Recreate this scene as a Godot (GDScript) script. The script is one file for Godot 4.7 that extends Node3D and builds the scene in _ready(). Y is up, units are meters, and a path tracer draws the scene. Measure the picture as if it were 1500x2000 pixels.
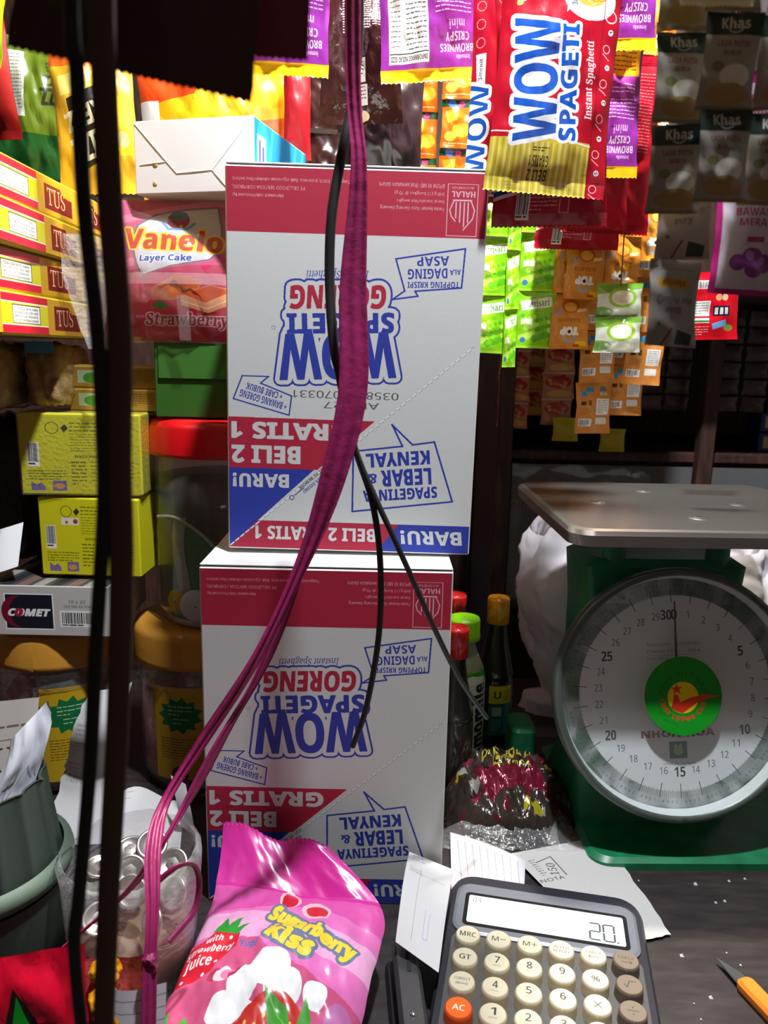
extends Node3D

# ---------------------------------------------------------------- painting flat print into images
class Print:
	static var fonts := {}
	static var glyphs := {}
	var im: Image
	var k: float
	var t := Transform2D.IDENTITY
	func _init(w: float, h: float, px: float, bg: Color):
		k = px
		im = Image.create_empty(int(round(w * px)), int(round(h * px)), false, Image.FORMAT_RGB8)
		im.fill(bg)
	func poly(p: Array, col: Color) -> void:
		var q := PackedVector2Array()
		for i in range(0, p.size(), 2):
			q.append(Vector2(p[i], p[i + 1]))
		fill([q], col)
	func rect(x0: float, y0: float, x1: float, y1: float, col: Color) -> void:
		poly([x0, y0, x1, y0, x1, y1, x0, y1], col)
	func disc(x: float, y: float, r: float, col: Color, ry := -1.0, a0 := 0.0, a1 := TAU) -> void:
		var q := PackedVector2Array()
		for i in 40:
			var a := a0 + (a1 - a0) * i / (40.0 if a1 - a0 > 6.28 else 39.0)
			q.append(Vector2(x + cos(a) * r, y + sin(a) * (r if ry < 0 else ry)))
		fill([q], col)
	func line(p: Array, w: float, col: Color, closed := false) -> void:
		var n := p.size() / 2
		for i in (n if closed else n - 1):
			var a := Vector2(p[2 * i], p[2 * i + 1])
			var j := (i + 1) % n
			var b := Vector2(p[2 * j], p[2 * j + 1])
			var d := (b - a).normalized() * w * 0.5
			var e := Vector2(-d.y, d.x)
			fill([PackedVector2Array([a - d + e, b + d + e, b + d - e, a - d - e])], col)
	func ring(x: float, y: float, r: float, w: float, col: Color, a0 := 0.0, a1 := TAU) -> void:
		var p := []
		for i in 49:
			var a := a0 + (a1 - a0) * i / 48.0
			p.append_array([x + cos(a) * r, y + sin(a) * r])
		line(p, w, col)
	func fill(polys: Array, col: Color) -> void:
		var hh := im.get_height()
		var ww := im.get_width()
		var rows := {}
		for p in polys:
			var n: int = p.size()
			if n < 3:
				continue
			var prev: Vector2 = (t * p[n - 1]) * k
			for i in n:
				var cur: Vector2 = (t * p[i]) * k
				if prev.y != cur.y:
					var a := prev
					var b := cur
					if a.y > b.y:
						a = cur
						b = prev
					var dx := (b.x - a.x) / (b.y - a.y)
					for y in range(maxi(0, ceili(a.y - 0.5)), mini(hh - 1, ceili(b.y - 0.5) - 1) + 1):
						if not rows.has(y):
							rows[y] = []
						rows[y].append(a.x + (y + 0.5 - a.y) * dx)
				prev = cur
		for y in rows:
			var xs: Array = rows[y]
			xs.sort()
			for i in range(0, xs.size() - 1, 2):
				var x0 := maxi(0, ceili(xs[i] - 0.5))
				var x1 := mini(ww, ceili(xs[i + 1] - 0.5))
				if x1 > x0:
					im.fill_rect(Rect2i(x0, y, x1 - x0, 1), col)
	static func font(which: String) -> RID:
		if not fonts.has(which):
			var f := SystemFont.new()
			f.font_names = PackedStringArray([{"b": "Droid Sans", "r": "Droid Sans", "s": "Droid Serif", "S": "Droid Serif", "m": "Droid Sans Mono"}[which]])
			f.font_weight = 700 if which in ["b", "S"] else 400
			fonts[which] = [f, f.get_rids()[0]]
		return fonts[which][1]
	static func glyph(c: int, which: String) -> Array:
		var key := which + str(c)
		if not glyphs.has(key):
			var ts := TextServerManager.get_primary_interface()
			var rid := font(which)
			var g := ts.font_get_glyph_index(rid, 64, c, 0)
			var d := ts.font_get_glyph_contours(rid, 64, g)
			var out := []
			var at := 0
			for e in d.get("contours", []):
				var q := PackedVector2Array()
				while at <= e:
					q.append(Vector2(d.points[at].x, d.points[at].y))
					at += 1
				out.append(q)
			glyphs[key] = [out, ts.font_get_glyph_advance(rid, 64, g).x]
		return glyphs[key]
	static func run(s: String, which: String, track := 0.0) -> Array:   # one list of contours for each letter
		var out := []
		var x := 0.0
		for i in s.length():
			var g := glyph(s.unicode_at(i), which)
			var letter := []
			for q in g[0]:
				letter.append(Transform2D(0, Vector2(x, 0)) * q)
			if letter:
				out.append(letter)
			x += g[1] + track
		return out
	static func bounds(letters: Array) -> Rect2:
		var lo := Vector2(1e9, 1e9)
		var hi := -lo
		for l in letters:
			for q in l:
				for p in q:
					lo = lo.min(p)
					hi = hi.max(p)
		return Rect2(lo, hi - lo)
	# lettering stretched to fill a box; grow > 0 fattens it (an outline painted first)
	func text(s: String, which: String, x0: float, y0: float, x1: float, y1: float, col: Color, o := {}) -> void:
		var letters := run(s, which, o.get("track", 0.0))
		if letters.is_empty():
			return
		var skew: float = o.get("skew", 0.0)
		if skew != 0.0:
			for l in letters:
				for i in l.size():
					l[i] = Transform2D(Vector2(1, 0), Vector2(-skew, 1), Vector2.ZERO) * l[i]
		var b := bounds(letters)
		var sx := (x1 - x0) / b.size.x
		var sy := (y1 - y0) / b.size.y
		var mid := Vector2((x0 + x1) / 2, (y0 + y1) / 2)
		var m := Transform2D(o.get("rot", 0.0), mid) * Transform2D(Vector2(sx, 0), Vector2(0, sy), Vector2(-b.get_center().x * sx, -b.get_center().y * sy))
		stamp(letters, m, col, o.get("pass", 0.0) + o.get("fat", 0.0) if o.get("pass", 0.0) > 0.0 else 0.0, o.get("fat", 0.0))
	# lettering by its size: h = height of a capital letter, x, y = start of the base line
	func write(s: String, which: String, x: float, y: float, h: float, col: Color, rot := 0.0, squeeze := 1.0, track := 0.0) -> void:
		var q := h / 46.0
		stamp(run(s, which, track), Transform2D(rot, Vector2(x, y)) * Transform2D(Vector2(q * squeeze, 0), Vector2(0, q), Vector2.ZERO), col)
	func stamp(letters: Array, m: Transform2D, col: Color, grow := 0.0, fat := 0.0) -> void:
		for l in letters:
			var polys := []
			for q in l:
				polys.append(m * q)
			if grow > 0.0:
				for q in polys:
					for g in Geometry2D.offset_polygon(q if not Geometry2D.is_polygon_clockwise(q) else reversed(q), grow, Geometry2D.JOIN_ROUND):
						fill([g], col)
			else:
				fill(polys, col)
				if fat * k > 0.4:
					for q in polys:
						for i in q.size():
							var a: Vector2 = q[i]
							var b: Vector2 = q[(i + 1) % q.size()]
							var d := (b - a).normalized() * fat
							var e := Vector2(-d.y, d.x)
							fill([PackedVector2Array([a - d * 0.6 + e, b + d * 0.6 + e, b + d * 0.6 - e, a - d * 0.6 - e])], col)
	func reversed(q: PackedVector2Array) -> PackedVector2Array:
		var r := q.duplicate()
		r.reverse()
		return r
	func arc_text(s: String, which: String, cx: float, cy: float, r: float, mid: float, h: float, col: Color, inside := false, track := 6.0, grow := 0.0) -> void:
		var q := h / 46.0
		var total := 0.0
		for i in s.length():
			total += (glyph(s.unicode_at(i), which)[1] + track) * q
		var at := -total / 2
		for i in s.length():
			var g := glyph(s.unicode_at(i), which)
			var w: float = (g[1] + track) * q
			var a := mid + (at + w / 2) / r * (-1.0 if inside else 1.0)
			var rr := r + (h if inside else 0.0)
			var m := Transform2D(a + (PI if inside else 0.0), Vector2(cx + sin(a) * rr, cy - cos(a) * rr)) * Transform2D(Vector2(q, 0), Vector2(0, q), Vector2(-g[1] * q / 2, 0))
			if g[0]:
				stamp([g[0]], m, col, grow)
			at += w
	# rows of words too small to read
	func small(x0: float, y0: float, x1: float, rows: int, step: float, th: float, col: Color, sd := 1) -> void:
		var r := RandomNumberGenerator.new()
		r.seed = sd
		for i in rows:
			var y := y0 + i * step
			var x := x0
			var stop := x1 if i < rows - 1 else x0 + (x1 - x0) * r.randf_range(0.4, 0.9)
			while x < stop:
				var w := minf(r.randf_range(1.5, 5.0) * th, stop - x)
				rect(x, y, x + w, y + th * r.randf_range(0.7, 1.0), col)
				x += w + th * 0.7
	func bars(x0: float, y0: float, x1: float, y1: float, sd := 1) -> void:
		rect(x0, y0, x1, y1, Color(0.93, 0.93, 0.92))
		var r := RandomNumberGenerator.new()
		r.seed = sd
		var pad := (x1 - x0) * 0.06
		var x := x0 + pad
		while x < x1 - pad * 1.5:
			var w := (x1 - x0) * r.randf_range(0.01, 0.035)
			rect(x, y0 + pad, x + w, y1 - (y1 - y0) * 0.2, Color(0.06, 0.06, 0.06))
			x += w + (x1 - x0) * r.randf_range(0.012, 0.03)
		small(x0 + pad, y1 - (y1 - y0) * 0.15, x1 - pad, 1, 1, (y1 - y0) * 0.08, Color(0.2, 0.2, 0.2), sd)
	func grain(amount: float, sx: int, sy: int, sd := 1) -> void:   # fibres or speckle of the board itself
		var r := RandomNumberGenerator.new()
		r.seed = sd
		var n := im.get_width() * im.get_height() / (sx * sy) / 6
		for i in n:
			var x := r.randi_range(0, im.get_width() - 1)
			var y := r.randi_range(0, im.get_height() - 1)
			var c := im.get_pixel(x, y)
			var d := r.randf_range(-amount, amount)
			var w := r.randi_range(1, sx)
			var c2 := im.get_pixel(mini(x + w, im.get_width() - 1), y)
			if absf(c.g - c2.g) < 0.12 and absf(c.r - c2.r) < 0.12:
				im.fill_rect(Rect2i(x, y, w, sy), Color(clampf(c.r + d, 0, 1), clampf(c.g + d, 0, 1), clampf(c.b + d, 0, 1)))
	func half_turn() -> void:
		im.rotate_180()
	func tex() -> ImageTexture:
		return ImageTexture.create_from_image(im)

# ---------------------------------------------------------------- naming
var taken := {}
var noise := FastNoiseLite.new()
var M := {}

func numbered(called: String) -> String:
	if not taken.has(called):
		taken[called] = 0
		return called
	taken[called] += 1
	return "%s_%03d" % [called, taken[called]]

func tag(o: Node3D, label: String, category: String, group := "") -> Node3D:
	o.set_meta("label", label)
	o.set_meta("category", category)
	if group:
		o.set_meta("group", group)
	return o

func thing(called: String, label: String, category: String, at := Vector3.ZERO, group := "", turn := Vector3.ZERO) -> Node3D:
	var o := Node3D.new()
	o.name = numbered(called)
	add_child(o)
	o.position = at
	o.rotation_degrees = turn
	return tag(o, label, category, group)

func part(called: String, mesh: Mesh, m, parent: Node3D, at := Vector3.ZERO, turn := Vector3.ZERO) -> MeshInstance3D:
	var o := MeshInstance3D.new()
	o.name = called
	o.mesh = mesh
	if m is Array:
		for i in mini(m.size(), mesh.get_surface_count()):
			o.set_surface_override_material(i, m[i])
	elif m:
		o.material_override = m
	o.position = at
	o.rotation_degrees = turn
	parent.add_child(o, true)
	return o

func single(called: String, mesh: Mesh, m, label: String, category: String, at := Vector3.ZERO, group := "", turn := Vector3.ZERO) -> MeshInstance3D:
	var o := part(numbered(called), mesh, m, self, at, turn)
	tag(o, label, category, group)
	return o

func struct(called: String, mesh: Mesh, m, at := Vector3.ZERO, turn := Vector3.ZERO) -> MeshInstance3D:
	var o := part(called, mesh, m, self, at, turn)
	o.set_meta("kind", "structure")
	return o

func again(o: Node3D, at: Vector3, turn: Vector3, label: String) -> Node3D:
	var c: Node3D = o.duplicate()
	c.name = numbered(String(o.name).trim_suffix("_001").rstrip("_0123456789"))
	add_child(c)
	c.position = at
	c.rotation_degrees = turn
	c.set_meta("label", label)
	return c

# ---------------------------------------------------------------- materials
func mat(col: Color, rough := 0.5, o := {}) -> StandardMaterial3D:
	var m := StandardMaterial3D.new()
	m.albedo_color = col
	m.roughness = rough
	for key in o:
		m.set(key, o[key])
	return m

func printed(p: Print, rough := 0.4, o := {}) -> StandardMaterial3D:
	var m := mat(Color.WHITE, rough, o)
	m.albedo_texture = p.tex()
	m.texture_repeat = false
	return m

func bumpy(m: StandardMaterial3D, tex: Texture2D, scale: float, strength: float) -> StandardMaterial3D:
	m.normal_enabled = true
	m.normal_texture = tex
	m.normal_scale = strength
	m.uv1_triplanar = true
	m.uv1_scale = Vector3.ONE * scale
	return m

func clear(alpha := 0.1, rough := 0.08, col := Color(0.95, 0.96, 0.97)) -> StandardMaterial3D:
	var m := mat(Color(col, alpha), rough)
	m.transparency = BaseMaterial3D.TRANSPARENCY_ALPHA
	return m

# ---------------------------------------------------------------- meshes
func st_new() -> SurfaceTool:
	var s := SurfaceTool.new()
	s.begin(Mesh.PRIMITIVE_TRIANGLES)
	return s

func done(list: Array) -> ArrayMesh:
	var m := ArrayMesh.new()
	for s in list:
		s.generate_normals()
		s.commit(m)
	return m

func quad(s: SurfaceTool, a: Vector3, b: Vector3, c: Vector3, d: Vector3, uv := Rect2(0, 0, 1, 1), smooth := -1) -> void:
	# a top left, b top right, c bottom right, d bottom left as seen from outside
	var p := [a, b, c, a, c, d]
	var e := uv.end
	var w := [uv.position, Vector2(e.x, uv.position.y), e, uv.position, e, Vector2(uv.position.x, e.y)]
	for i in 6:
		s.set_smooth_group(smooth)
		s.set_uv(w[i])
		s.add_vertex(p[i])

func grid(s: SurfaceTool, us: Array, vs: Array, f: Callable, flip := false, smooth := 1) -> void:
	var pts := []
	for v in vs:
		var row := []
		for u in us:
			row.append(f.call(u, v))
		pts.append(row)
	for j in vs.size() - 1:
		for i in us.size() - 1:
			var a := [pts[j][i], pts[j][i + 1], pts[j + 1][i + 1], pts[j + 1][i]]
			var w := [Vector2(us[i], vs[j]), Vector2(us[i + 1], vs[j]), Vector2(us[i + 1], vs[j + 1]), Vector2(us[i], vs[j + 1])]
			for q in ([0, 2, 1, 0, 3, 2] if flip else [0, 1, 2, 0, 2, 3]):
				s.set_smooth_group(smooth)
				s.set_uv(w[q])
				s.add_vertex(a[q])

func steps(n: int, a := 0.0, b := 1.0) -> Array:
	var r := []
	for i in n + 1:
		r.append(a + (b - a) * i / float(n))
	return r

# box with chamfered edges; faces named in tex (f k l r t b) get surfaces of their own, in that order, the rest is surface 0
func cbox(size: Vector3, c: float, tex := "") -> ArrayMesh:
	var s := st_new()
	var list := [s]
	var h := size / 2
	var i := h - Vector3.ONE * c
	var axes := {"f": [Vector3.RIGHT, Vector3.UP, Vector3.BACK], "k": [Vector3.LEFT, Vector3.UP, Vector3.FORWARD], "l": [Vector3.BACK, Vector3.UP, Vector3.LEFT],
		"r": [Vector3.FORWARD, Vector3.UP, Vector3.RIGHT], "t": [Vector3.RIGHT, Vector3.FORWARD, Vector3.UP], "b": [Vector3.RIGHT, Vector3.BACK, Vector3.DOWN]}
	for key in ["f", "k", "l", "r", "t", "b"]:
		var into := s
		if key in tex:
			into = st_new()
			list.append(into)
		var x: Vector3 = axes[key][0] * i
		var y: Vector3 = axes[key][1] * i
		var z: Vector3 = axes[key][2] * h
		quad(into, z - x + y, z + x + y, z + x - y, z - x - y)
	if c > 0:
		for a in [-1, 1]:
			for b in [-1, 1]:
				edge(s, Vector3(i.x, b * h.y, a * i.z), Vector3(-i.x, b * h.y, a * i.z), Vector3(i.x, b * i.y, a * h.z), Vector3(-i.x, b * i.y, a * h.z), Vector3(0, b, a))
				edge(s, Vector3(a * h.x, i.y, b * i.z), Vector3(a * h.x, -i.y, b * i.z), Vector3(a * i.x, i.y, b * h.z), Vector3(a * i.x, -i.y, b * h.z), Vector3(a, 0, b))
				edge(s, Vector3(a * h.x, b * i.y, i.z), Vector3(a * h.x, b * i.y, -i.z), Vector3(a * i.x, b * h.y, i.z), Vector3(a * i.x, b * h.y, -i.z), Vector3(a, b, 0))
				for d in [-1, 1]:
					tri(s, Vector3(a * h.x, b * i.y, d * i.z), Vector3(a * i.x, b * h.y, d * i.z), Vector3(a * i.x, b * i.y, d * h.z), Vector3(a, b, d))
	return done(list)

func edge(s: SurfaceTool, a: Vector3, b: Vector3, c: Vector3, d: Vector3, out: Vector3) -> void:
	tri(s, a, b, d, out)
	tri(s, a, d, c, out)

func tri(s: SurfaceTool, a: Vector3, b: Vector3, c: Vector3, out: Vector3, smooth := -1) -> void:
	var l := [a, b, c] if (b - a).cross(c - a).dot(out) < 0 else [a, c, b]
	for p in l:
		s.set_smooth_group(smooth)
		s.set_uv(Vector2(0.5, 0.5))
		s.add_vertex(p)

func lathe(profile: Array, seg := 40, f = null) -> ArrayMesh:   # profile from top to bottom as Vector2(radius, y)
	var s := st_new()
	var n := profile.size()
	grid(s, steps(seg), steps(n - 1), func(u: float, v: float):
		var p: Vector2 = profile[int(round(v * (n - 1)))]
		var q := Vector3(sin(u * TAU) * p.x, p.y, cos(u * TAU) * p.x)
		return f.call(q, u, v) if f != null else q)
	return done([s])

func smooth_path(pts: Array, per := 6) -> Array:
	var out := []
	for i in pts.size() - 1:
		var a = pts[maxi(i - 1, 0)]
		var b = pts[i]
		var c = pts[i + 1]
		var d = pts[mini(i + 2, pts.size() - 1)]
		for j in per:
			var t := j / float(per)
			out.append(0.5 * (2.0 * b + (c - a) * t + (2.0 * a - 5.0 * b + 4.0 * c - d) * t * t + (3.0 * b - a - 3.0 * c + d) * t * t * t))
	out.append(pts[-1])
	return out

# a cord (ra = rb) or a flat band (ra across, rb thick) along a path; twist in turns, wid(t) scales the width
func sweep(pts: Array, ra: float, rb: float, seg := 8, twist := 0.0, wid = null, face := Vector3.BACK, per := 6, pleat := 0.0) -> ArrayMesh:
	var s := st_new()
	var path := smooth_path(pts, per)
	var n := path.size()
	grid(s, steps(seg), steps(n - 1), func(u: float, v: float):
		var i := int(round(v * (n - 1)))
		var d: Vector3 = (path[mini(i + 1, n - 1)] - path[maxi(i - 1, 0)]).normalized()
		var x := d.cross(face).normalized()
		var z := x.cross(d).normalized()
		var a := twist * v * TAU
		var x2 := x * cos(a) + z * sin(a)
		var z2 := z * cos(a) - x * sin(a)
		var w: float = wid.call(v) if wid != null else 1.0
		return path[i] + x2 * cos(u * TAU) * ra * w + z2 * (sin(u * TAU) * rb + pleat * sin(cos(u * TAU) * 7.0 + v * 9.0)))
	for e in [0, n - 1]:
		var d: Vector3 = (path[1] - path[0]) * -1.0 if e == 0 else path[n - 1] - path[n - 2]
		d = d.normalized()
		var x := d.cross(face).normalized()
		var z := x.cross(d).normalized()
		var w: float = wid.call(float(e) / (n - 1)) if wid != null else 1.0
		for i in seg:
			var a := i / float(seg) * TAU
			var b := (i + 1) / float(seg) * TAU
			tri(s, path[e], path[e] + x * cos(a) * ra * w + z * sin(a) * rb, path[e] + x * cos(b) * ra * w + z * sin(b) * rb, d)
	return done([s])

# pillow pack: surfaces front and back; seals with ridges at top and bottom, toothed ends, wrinkled film
func bag(w: float, h: float, d: float, o := {}) -> ArrayMesh:
	var sealt: float = o.get("seal", 0.012)
	var sealb: float = o.get("seal_low", sealt)
	var ridges: int = o.get("ridges", 0)
	var teeth: float = o.get("teeth", 0.0)
	var wr: float = o.get("wrinkle", 0.002)
	var sd: float = o.get("sd", 1.0) * 37.7
	var bend: float = o.get("bend", 0.0)
	var sag: float = o.get("sag", 0.0)
	var us := steps(o.get("nu", 16))
	var vs := []
	var inner: int = o.get("nv", 16)
	for i in ridges * 2:
		vs.append(sealt / h * i / (ridges * 2.0))
	vs.append_array(steps(inner, sealt / h if ridges else 0.0, 1.0 - sealb / h if ridges else 1.0))
	for i in ridges * 2:
		vs.append(1.0 - sealb / h * (1.0 - (i + 1) / (ridges * 2.0)))
	var nu := us.size() - 1
	var shape := func(u: float, v: float, side: float) -> Vector3:
		var s := clampf((v * h - sealt) / (h - sealt - sealb), 0.0, 1.0)
		var pv := pow(maxf(sin(PI * lerpf(s, pow(s, 0.7), sag)), 0.0), 0.55) if s > 0.0 and s < 1.0 else 0.0
		var pu := pow(maxf(1.0 - pow(2.0 * u - 1.0, 2.0), 0.0), 0.6)
		var x := (u - 0.5) * w * (1.0 - 0.06 * pv)
		var y := (0.5 - v) * h
		if teeth > 0.0 and (v <= 0.0 or v >= 1.0) and int(round(u * nu)) % 2 == 1:
			y += teeth * (1.0 if v >= 1.0 else -1.0)
		var in_seal := ridges > 0 and (v * h < sealt * 1.01 or v * h > h - sealb * 1.01)
		var mid := wr * (0.5 if in_seal else 1.0) * noise.get_noise_3d(u * w * 900.0 + sd, v * h * 900.0, sd) * 1.6 + bend * (pow(2.0 * u - 1.0, 2.0) - 0.5)
		if ridges > 0 and (v * h < sealt or v * h > h - sealb):
			mid += 0.0002 * (1.0 if int(round((v * h if v < 0.5 else (1.0 - v) * h) / sealt * ridges * 2.0)) % 2 == 0 else -1.0)
		var film := wr * 1.3 * noise.get_noise_3d(u * w * 1700.0 + sd * 2.0, v * h * 1700.0 + side * 50.0, sd + side) * pu * pv
		return Vector3(x, y, mid + side * (d * 0.5 * pv * pu + 0.0003) + film)
	var post = o.get("post")
	var f := st_new()
	grid(f, us, vs, func(u: float, v: float): return post.call(shape.call(u, v, 1.0), u, v) if post != null else shape.call(u, v, 1.0))
	var b := st_new()
	grid(b, us, vs, func(u: float, v: float): return post.call(shape.call(1.0 - u, v, -1.0), 1.0 - u, v) if post != null else shape.call(1.0 - u, v, -1.0))
	return done([f, b])

func rrect(w: float, h: float, r: float, n := 6) -> PackedVector2Array:
	var q := PackedVector2Array()
	for c in 4:
		var m := Vector2([1, -1, -1, 1][c] * (w / 2 - r), [1, 1, -1, -1][c] * (h / 2 - r))
		for i in n + 1:
			var a := (c + i / float(n)) * PI / 2
			q.append(m + Vector2(cos(a), sin(a)) * r)
	return q

# stack of outlines (same point count) at heights: a solid with flat ends, in the xz plane
func loft(rings: Array, cap_top := true, cap_low := true) -> ArrayMesh:   # each: [outline, y] from low to high
	var s := st_new()
	var n: int = rings[0][0].size()
	for j in rings.size() - 1:
		for i in n:
			var k := (i + 1) % n
			var a: Vector2 = rings[j][0][i]
			var b: Vector2 = rings[j][0][k]
			var c: Vector2 = rings[j + 1][0][k]
			var d: Vector2 = rings[j + 1][0][i]
			var pa := Vector3(a.x, rings[j][1], a.y)
			var pb := Vector3(b.x, rings[j][1], b.y)
			var pc := Vector3(c.x, rings[j + 1][1], c.y)
			var pd := Vector3(d.x, rings[j + 1][1], d.y)
			for p in [pa, pb, pc, pa, pc, pd]:
				s.set_smooth_group(j + 2)
				s.set_uv(Vector2(0.5, 0.5))
				s.add_vertex(p)
	for e in [0, rings.size() - 1]:
		if (e == 0 and not cap_low) or (e > 0 and not cap_top):
			continue
		var q: PackedVector2Array = rings[e][0]
		var lo := q[0]
		var hi := q[0]
		for p in q:
			lo = lo.min(p)
			hi = hi.max(p)
		var ids := Geometry2D.triangulate_polygon(q)
		for i in range(0, ids.size(), 3):
			var l := [ids[i], ids[i + 1], ids[i + 2]]
			var p3 := []
			for id in l:
				p3.append(Vector3(q[id].x, rings[e][1], q[id].y))
			var order := [0, 1, 2] if ((p3[1] - p3[0]).cross(p3[2] - p3[0]).y < 0) == (e > 0) else [0, 2, 1]
			for w in order:
				s.set_smooth_group(-1)
				s.set_uv((q[l[w]] - lo) / (hi - lo))
				s.add_vertex(p3[w])
	return done([s])

# thin sheet that follows f(u, v)
func sheet(nu: int, nv: int, f: Callable) -> ArrayMesh:
	var s := st_new()
	grid(s, steps(nu), steps(nv), f)
	return done([s])

func wood(a: Color, b: Color, sd: int, sx: float) -> NoiseTexture2D:
	var t := NoiseTexture2D.new()
	t.width = 512
	t.height = 512
	t.seamless = true
	var n := FastNoiseLite.new()
	n.seed = sd
	n.frequency = 0.012 * sx
	n.fractal_octaves = 5
	t.noise = n
	var g := Gradient.new()
	g.set_color(0, a)
	g.set_color(1, b)
	t.color_ramp = g
	return t

func relief(sd: int, freq: float, strength: float) -> NoiseTexture2D:
	var t := NoiseTexture2D.new()
	t.width = 512
	t.height = 512
	t.seamless = true
	t.as_normal_map = true
	t.bump_strength = strength
	var n := FastNoiseLite.new()
	n.seed = sd
	n.frequency = freq
	n.fractal_octaves = 4
	t.noise = n
	return t

# ---------------------------------------------------------------- prints
func c8(r: int, g: int, b: int) -> Color:
	return Color8(r, g, b)

func carton_print(stamped: bool) -> Print:
	var p := Print.new(220, 334, 4.6, c8(203, 206, 205))
	var red := c8(170, 26, 56)
	var blue := c8(36, 54, 156)
	var board := c8(203, 206, 205)
	p.grain(0.035, 16, 1, 3)
	# top strip and corner, as the carton stands the right way up
	p.rect(0, 0, 220, 26, red)
	p.poly([0, 0, 84.5, 0, 65, 26, 0, 26], blue)
	p.text("BARU!", "b", 6, 7.5, 63, 20.5, board, {"skew": -0.1, "fat": 0.25})
	p.text("BELI 2 GRATIS 1", "b", 86, 8.5, 196, 21, board, {"fat": 0.25})
	p.poly([219.9, 1, 193, 27, 143, 75, 220, 75], blue)
	p.poly([89.5, 121, 220, 121.5, 220, 75, 140, 75], red)
	p.line([220, 1, 4, 190], 0.7, c8(150, 152, 152))
	for i in 46:
		var f := i / 46.0
		var x := lerpf(219, 5, f)
		var y := lerpf(2, 189, f)
		p.line([x, y, x - 2.6, y + 2.27], 1.1, c8(233, 235, 234))
		p.line([x - 0.7, y - 0.6, x - 3.0, y + 1.6], 0.45, c8(120, 120, 122))
	p.text("BARU!", "b", 166, 57.5, 216.5, 70, board, {"fat": 0.3})
	p.text("BELI 2", "b", 156, 80, 217, 95.5, board, {"fat": 0.6})
	p.text("GRATIS 1", "b", 112, 102.5, 217, 117, board, {"fat": 0.6})
	p.text("SOBEK DISINI/", "b", 129, 61, 156, 64, blue, {"rot": -0.72})
	p.text("CUT TO REMOVE", "b", 129, 66, 160, 69, c8(40, 40, 50), {"rot": -0.72})
	p.ring(163, 48.5, 2, 0.7, blue)
	p.line([160, 51, 152, 58], 0.8, blue)
	# speech bubbles
	p.line([73.7, 118.4, 54.8, 100.8, 35.3, 104, 16.7, 49.2, 107.6, 37.1, 107.9, 93.2, 63.8, 99.2], 1.6, blue, true)
	p.text("SPAGETINYA", "b", 31, 49.5, 98, 60, blue, {"rot": -0.09, "fat": 0.2})
	p.text("LEBAR", "b", 37, 63, 82, 78, blue, {"rot": -0.09, "fat": 0.3})
	p.text("&", "b", 86, 64, 95, 73, blue, {"rot": -0.09})
	p.text("KENYAL", "b", 39, 81, 96, 93.5, blue, {"rot": -0.09, "fat": 0.3})
	p.line([207.6, 158.2, 184.3, 158.2, 191.4, 152.1, 163.8, 141.5, 166, 124.2, 215.6, 137.6], 1.2, blue, true)
	p.text("+ BAWANG GORENG", "b", 167.5, 134, 210.5, 140.5, blue, {"rot": 0.28})
	p.text("+ CABE BUBUK", "b", 171.5, 142, 204.5, 148, blue, {"rot": 0.28})
	p.line([75.2, 262.4, 16.1, 272.6, 17.8, 239.8, 57.8, 235.8, 55.2, 231.7, 77.1, 228.2, 66.7, 235.8], 1.4, blue, true)
	p.text("TOPPING KRISPI", "b", 20, 239, 64.5, 244.3, blue, {"rot": -0.03})
	p.text("ALA", "b", 19, 250.5, 28.5, 255, blue, {"rot": -0.08})
	p.text("DAGING", "b", 30.5, 246.5, 64.5, 255, blue, {"rot": -0.05})
	p.text("ASAP", "b", 29.5, 257.5, 57, 265.5, blue, {"rot": -0.06})
	# wordmark: outline in blue, then board colour, then the letters
	for pass_ in [[5.6, blue], [3.9, board], [0.0, blue]]:
		var g: float = pass_[0]
		p.text("WOW", "b", 73, 158, 175, 197.5, pass_[1], {"rot": -0.05, "pass": g, "fat": 0.7})
		p.text("SPAGETI", "b", 75.5, 198, 168, 215, pass_[1], {"rot": -0.035, "pass": g, "fat": 0.6})
		p.text("GORENG", "b", 83, 219, 166, 238.5, pass_[1] if g > 0 else red, {"rot": -0.03, "pass": g, "fat": 0.5, "skew": 0.1})
	p.text("Instant Spaghetti", "s", 98, 244.5, 152, 253, blue, {"rot": -0.03, "skew": 0.25})
	p.ring(180, 201, 1.6, 0.3, blue)
	if stamped:
		p.text("0358T  2070331", "r", 69, 140.5, 162, 147, c8(70, 72, 76), {})
		p.text("APR 27", "r", 86, 131.5, 135, 137.5, c8(70, 72, 76), {})
	# foot band
	p.rect(0, 281, 220, 334, red)
	var pale := c8(206, 176, 182)
	p.line([7.8, 283, 33.2, 283, 33.2, 325, 7.8, 325], 0.6, pale, true)
	p.text("HALAL", "b", 10, 314.5, 30, 319.3, pale)
	p.text("INDONESIA", "r", 11, 321, 30, 323, pale)
	p.line([13, 312, 28, 312], 1.2, pale)
	for i in 4:
		p.line([15.5 + i * 3.4, 310, 15.5 + i * 3.4, 291 + absf(i - 1.0) * 3.5], 1.1, pale)
	p.line([13, 311, 10, 304, 11.5, 297, 19, 288], 1.0, pale)
	p.line([28, 311, 31, 304, 29.5, 299, 26, 295], 1.0, pale)
	p.text("Pasta Instan Rasa Goreng Bawang", "r", 36, 303, 90, 306.5, pale)
	p.text("Berat bersih/Net weight", "r", 36, 309, 76, 312.2, pale)
	p.text("948 g (12 bungkus @ 79 g)", "r", 36, 315, 78, 318.5, pale)
	p.text("BPOM RI MD lihat kemasan dalam", "r", 36, 321, 91, 324.6, pale)
	p.text("Diproduksi oleh/Produced by:", "r", 172, 309.5, 215, 313, pale)
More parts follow.
